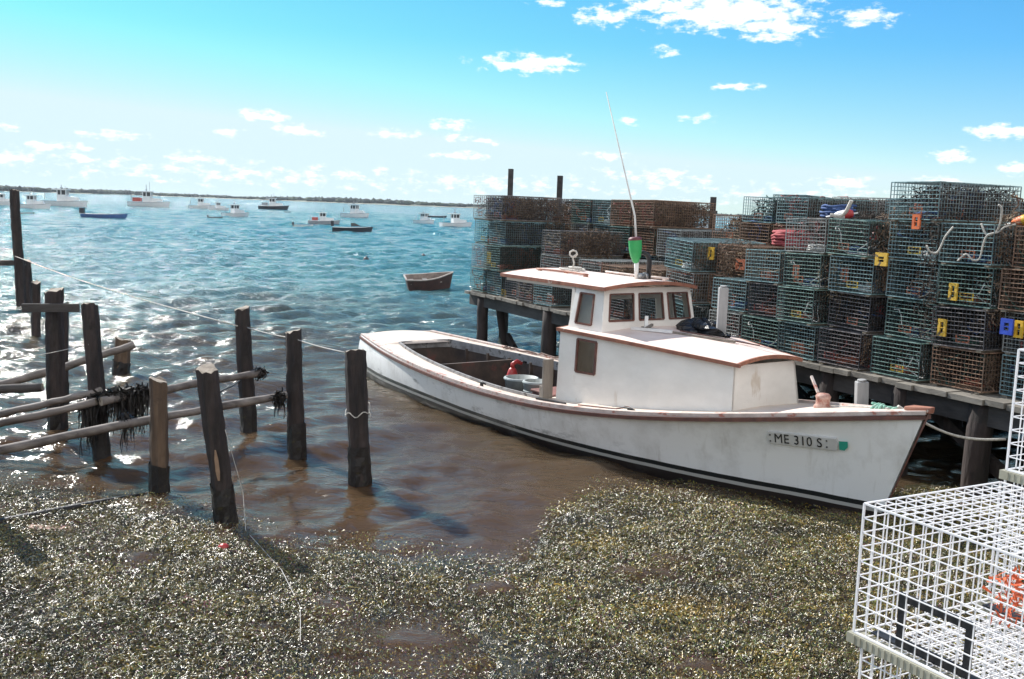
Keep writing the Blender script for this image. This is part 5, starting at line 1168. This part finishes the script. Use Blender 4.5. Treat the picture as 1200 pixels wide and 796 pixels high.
def moored(px, py, wpx, head, style, label, hull='white', seed=0, cat='boat'):
    """px, py: middle of its waterline in the view; wpx apparent length; head: heading in degrees from broadside"""
    p = onz(px, py); Lv = wpx / FPX * p.y; hd = R(head); L = 1.15 * Lv / max(.35, abs(math.cos(hd)) + .30 * abs(math.sin(hd))); B = L * .32; F = L * (.15 if style != 'skiff' else .11)
    t = empty(style if style in ('skiff', 'rowing_boat') else 'moored_boat', (p.x, p.y, 0), hd, label, cat, 'boats moored in the bay')
    hm = {'white': H_white, 'dark': H_dark, 'blue': H_blue, 'grey': H_grey, 'red': H_red}[hull]
    w, zs = small_hull(L, B, F, hm, t)
    S = np.linspace(0, 1, 12); low = .35 if style == 'skiff' else .85
    b = MB(); b.sheet([[Vector((L * (s - .5), c * w(s) * .94, zs(s) * (low if s < .6 else min(1, low + (s - .6) * 2)) )) for c in (-1, 0, 1)] for s in S]); b.build('deck', H_white if style != 'skiff' else H_grey, t)
    b = MB()
    for sd in (-1, 1):
        for k in range(11): b.bar((L * (S[k] - .5), sd * w(S[k]), zs(S[k])), (L * (S[k + 1] - .5), sd * w(S[k + 1]), zs(S[k + 1])), .035 * L / 5, .04 * L / 5)
    b.build('gunwale', H_grey if hull == 'white' else H_white, t)
    if style == 'skiff':
        b = MB(); b.box((-L * .52, 0, F * 1.35), (.10 * L, .09 * L, .13 * L)); b.box((-L * .53, 0, F * .7), (.04 * L, .04 * L, F * 1.4)); b.build('outboard_motor', H_dark, t, .01)
        b = MB(); b.box((-.12 * L, 0, F * .55), (.08 * L, B * .8, .03)); b.box((.15 * L, 0, F * .55), (.08 * L, B * .75, .03)); b.build('thwarts', H_white, t)
        return t
    hh = L * .27; z0 = F * .8; xw = .06 * L; cw = B * .62
    if style == 'runabout':
        b = MB(); b.hexa([(-.02 * L, -cw / 2, F), (.25 * L, -cw / 3, F * 1.05), (.25 * L, cw / 3, F * 1.05), (-.02 * L, cw / 2, F)], [(-.02 * L, -cw / 2 * .8, F + .09 * L), (.08 * L, -cw / 3 * .8, F + .09 * L), (.08 * L, cw / 3 * .8, F + .09 * L), (-.02 * L, cw / 2 * .8, F + .09 * L)]); b.build('windscreen', H_glass, t)
        b = MB(); b.box((-L * .5, 0, F * 1.4), (.08 * L, .1 * L, .14 * L)); b.build('outboard_motor', H_dark, t, .01); return t
    # lobster boat: trunk, wheelhouse with windows, roof, mast
    b = MB(); b.hexa([(xw, -cw * .45, z0), (.36 * L, -cw * .2, F * 1.05), (.36 * L, cw * .2, F * 1.05), (xw, cw * .45, z0)], [(xw, -cw * .42, z0 + hh * .42), (.33 * L, -cw * .17, z0 + hh * .36), (.33 * L, cw * .17, z0 + hh * .36), (xw, cw * .42, z0 + hh * .42)]); b.build('trunk', H_white, t)
    hs = H_white if hull != 'red' else H_red
    b = MB(); b.box((-.02 * L, 0, z0 + hh * .28), (.2 * L, cw, hh * .56))
    for x in (-.12, -.03, .08): 
        for sd in (-1, 1): b.box((x * L, sd * (cw / 2 - .02 * L), z0 + hh * .76), (.02 * L, .02 * L, hh * .42))
    b.box((.08 * L, 0, z0 + hh * .76), (.02 * L, .015 * L, hh * .42)); wh = b.build('wheelhouse', hs, t)
    b = MB(); b.box((-.02 * L, 0, z0 + hh * .74), (.17 * L, cw * .86, hh * .38)); b.build('windows', H_glass, wh)
    b = MB(); b.box((-.06 * L, 0, z0 + hh), (.36 * L, cw * 1.08, .022 * L)); b.build('roof', H_white, t, .01)
    b = MB(); rg = random.Random(seed); b.tube([(-.05 * L, 0, z0 + hh), (-.055 * L, 0, z0 + hh + L * rg.uniform(.08, .2))], .008 * L, 5); b.tube([(.02 * L, cw * .3, z0 + hh), (.01 * L, cw * .3, z0 + hh + L * rg.uniform(.05, .3))], .005 * L, 5); b.box((-.05 * L, 0, z0 + hh + .04 * L), (.03 * L, .09 * L, .02 * L)); b.build('mast', H_grey, t)
    if style == 'workboat':
        b = MB(); b.box((-.28 * L, 0, z0 + .06 * L), (.2 * L, cw * .8, .1 * L)); b.build('gear_on_deck', H_red if hull != 'dark' else H_grey, t)
    b = MB(); b.bar((-.42 * L, -B * .1, F), (-.42 * L, -B * .1, F + .16 * L), .012 * L); b.build('davit', H_grey, t)
    return t
moored(2, 240.5, 30, 12, 'cruiser', 'white boat cut off by the left picture edge', 'white', 1)
moored(38, 244.5, 34, 0, 'cruiser', 'white lobster boat just right of the tall left pole', 'white', 2)
moored(30, 251, 14, 60, 'skiff', 'small open boat right beside the tall left pole', 'white', 3)
moored(75, 242, 44, 3, 'cruiser', 'long white lobster boat, second cabin boat from the left pole', 'white', 4)
moored(122, 255.5, 45, -4, 'skiff', 'low dark blue skiff with outboard, near the left', 'blue', 5)
moored(174, 242.5, 40, 5, 'workboat', 'white boat with central wheelhouse behind the blue skiff', 'white', 6)
moored(236, 244.5, 26, 8, 'cruiser', 'white boat left of the middle group of three', 'white', 7)
moored(256, 246.5, 20, 25, 'cruiser', 'small white boat in the middle of the group of three', 'white', 8)
moored(276, 254, 25, 55, 'cruiser', 'larger white boat seen from astern, right of the group of three', 'white', 9)
moored(252, 255.8, 14, 0, 'skiff', 'tiny dark skiff lying left of the boat seen from astern', 'dark', 10)
moored(320, 245.5, 29, 4, 'workboat', 'dark hulled boat with tall mast against the far woods', 'dark', 11)
moored(337, 248.8, 6, 10, 'skiff', 'tiny dark tender right of the dark hulled boat', 'dark', 12)
moored(355, 265.5, 20, 30, 'skiff', 'white skiff with black outboard beside the grey workboat', 'white', 13)
moored(379, 263, 31, 8, 'workboat', 'grey workboat with dark cabin and red gear in mid bay', 'grey', 14)
moored(412, 272, 40, 10, 'runabout', 'black and white runabout nearest of the moored motor boats', 'dark', 15)
moored(416, 255, 33, -30, 'cruiser', 'white boat farther out above the runabout', 'white', 16)
moored(497, 262, 25, -40, 'cruiser', 'white boat with high bow left of the trap wharf', 'white', 17)
moored(512, 255, 18, 0, 'skiff', 'dark skiff behind the boat with high bow', 'dark', 18)
moored(534, 266, 34, 30, 'cruiser', 'large white boat right at the far corner of the wharf', 'white', 19)
moored(826, 271, 22, 150, 'cruiser', 'white boat seen through the gap in the trap stacks', 'white', 20)
moored(806, 263, 12, 10, 'cruiser', 'tiny white boat in the gap under the far woods', 'white', 21)
moored(790, 268, 18, 0, 'skiff', 'low skiff in the gap just over the traps', 'white', 22)
for (px, py, r_, label) in ((429, 304.5, .13, 'small dark mooring float between the dory and the far boats'), (496, 300, .1, 'tiny mooring float beyond the dory')):
    p = onz(px, py); b = MB(); b.lathe([(0, -.6 * r_), (.8 * r_, -.4 * r_), (r_, .1 * r_), (.7 * r_, .7 * r_), (0, r_)], (p.x, p.y, 0), 12); b.tube([(p.x, p.y, r_), (p.x, p.y, r_ * 1.4)], r_ * .2, 6); world_thing(b, 'mooring_float', H_dark, label, 'mooring float')

# the dory: open wooden skiff with thwarts
def dory():
    p = onz(499, 339.5); t = empty('dory', (p.x + .05, p.y + .6, 0), R(52), 'small dark wooden dory with pale thwarts, alone left of the wharf', 'dory')
    L, B = 1.95, .92; S = np.linspace(0, 1, 18); w = lambda s: B / 2 * (.62 + .38 * math.sin(math.pi * min(1, s * .95 + .18))) * (1 - max(0, (s - .55) / .45) ** 2.2) + .01; zs = lambda s: .40 + .32 * max(0, s - .35) ** 1.4 + .06 * (1 - s); rk = lambda s, t_: (s - .5) * (L * (.86 + .14 * t_))
    out = mat('dark red brown hull', (.09, .045, .04), (.05, .03, .028), 5, .6); ins = mat('worn grey inside', (.30, .25, .22), (.16, .13, .12), 6, .8); b = MB(); bi = MB()
    for sd in (-1, 1):
        ro = [[Vector((rk(s, u), sd * w(s) * (.68 + .32 * u), -.12 + (zs(s) + .12) * u)) for u in (0, .25, .5, .75, 1)] for s in S]; ri = [[Vector((rk(s, u) * .985, sd * max(.0, w(s) * (.68 + .32 * u) - .03), -.12 + (zs(s) + .12) * u + .01)) for u in (.22, .5, .75, 1)] for s in S]
        b.sheet(ro if sd == -1 else ro[::-1], True); bi.sheet(ri[::-1] if sd == -1 else ri, True)
    b.sheet([[Vector((rk(0, u), sd * w(0) * (.68 + .32 * u), -.12 + (zs(0) + .12) * u)) for sd in (1, -1)] for u in (0, .5, 1)]); bi.sheet([[Vector((rk(0, u) + .03, sd * w(0) * (.66 + .3 * u), -.12 + (zs(0) + .12) * u)) for sd in (-1, 1)] for u in (.1, .5, 1)])
    bi.sheet([[Vector((rk(s, .25), c * (w(s) * .76), .03)) for c in (-1, 1)] for s in S])
    b.build('hull', out, t); bi.build('inside', ins, t)
    g = MB()
    for sd in (-1, 1):
        for k in range(17): g.bar((rk(S[k], 1), sd * w(S[k]), zs(S[k])), (rk(S[k + 1], 1), sd * w(S[k + 1]), zs(S[k + 1])), .05, .04)
    g.bar((rk(0, 1), -w(0), zs(0)), (rk(0, 1), w(0), zs(0)), .05, .05); g.build('gunwale', mat('grey gunwale', (.45, .4, .37), (.3, .26, .24), 6, .8), t)
    for s in (.12, .42, .7):
        q_ = MB(); q_.box(((s - .5) * L * .96, 0, .29), (.19, 2 * w(s) * .9 - .02, .025)); q_.build('thwart', mat('pale thwart', (.55, .52, .48), (.42, .38, .34), 8, .7), t)
    t.rotation_euler = (R(14), R(-4), R(16)); t.scale = (.74, .62, .8)
    return t
dory()
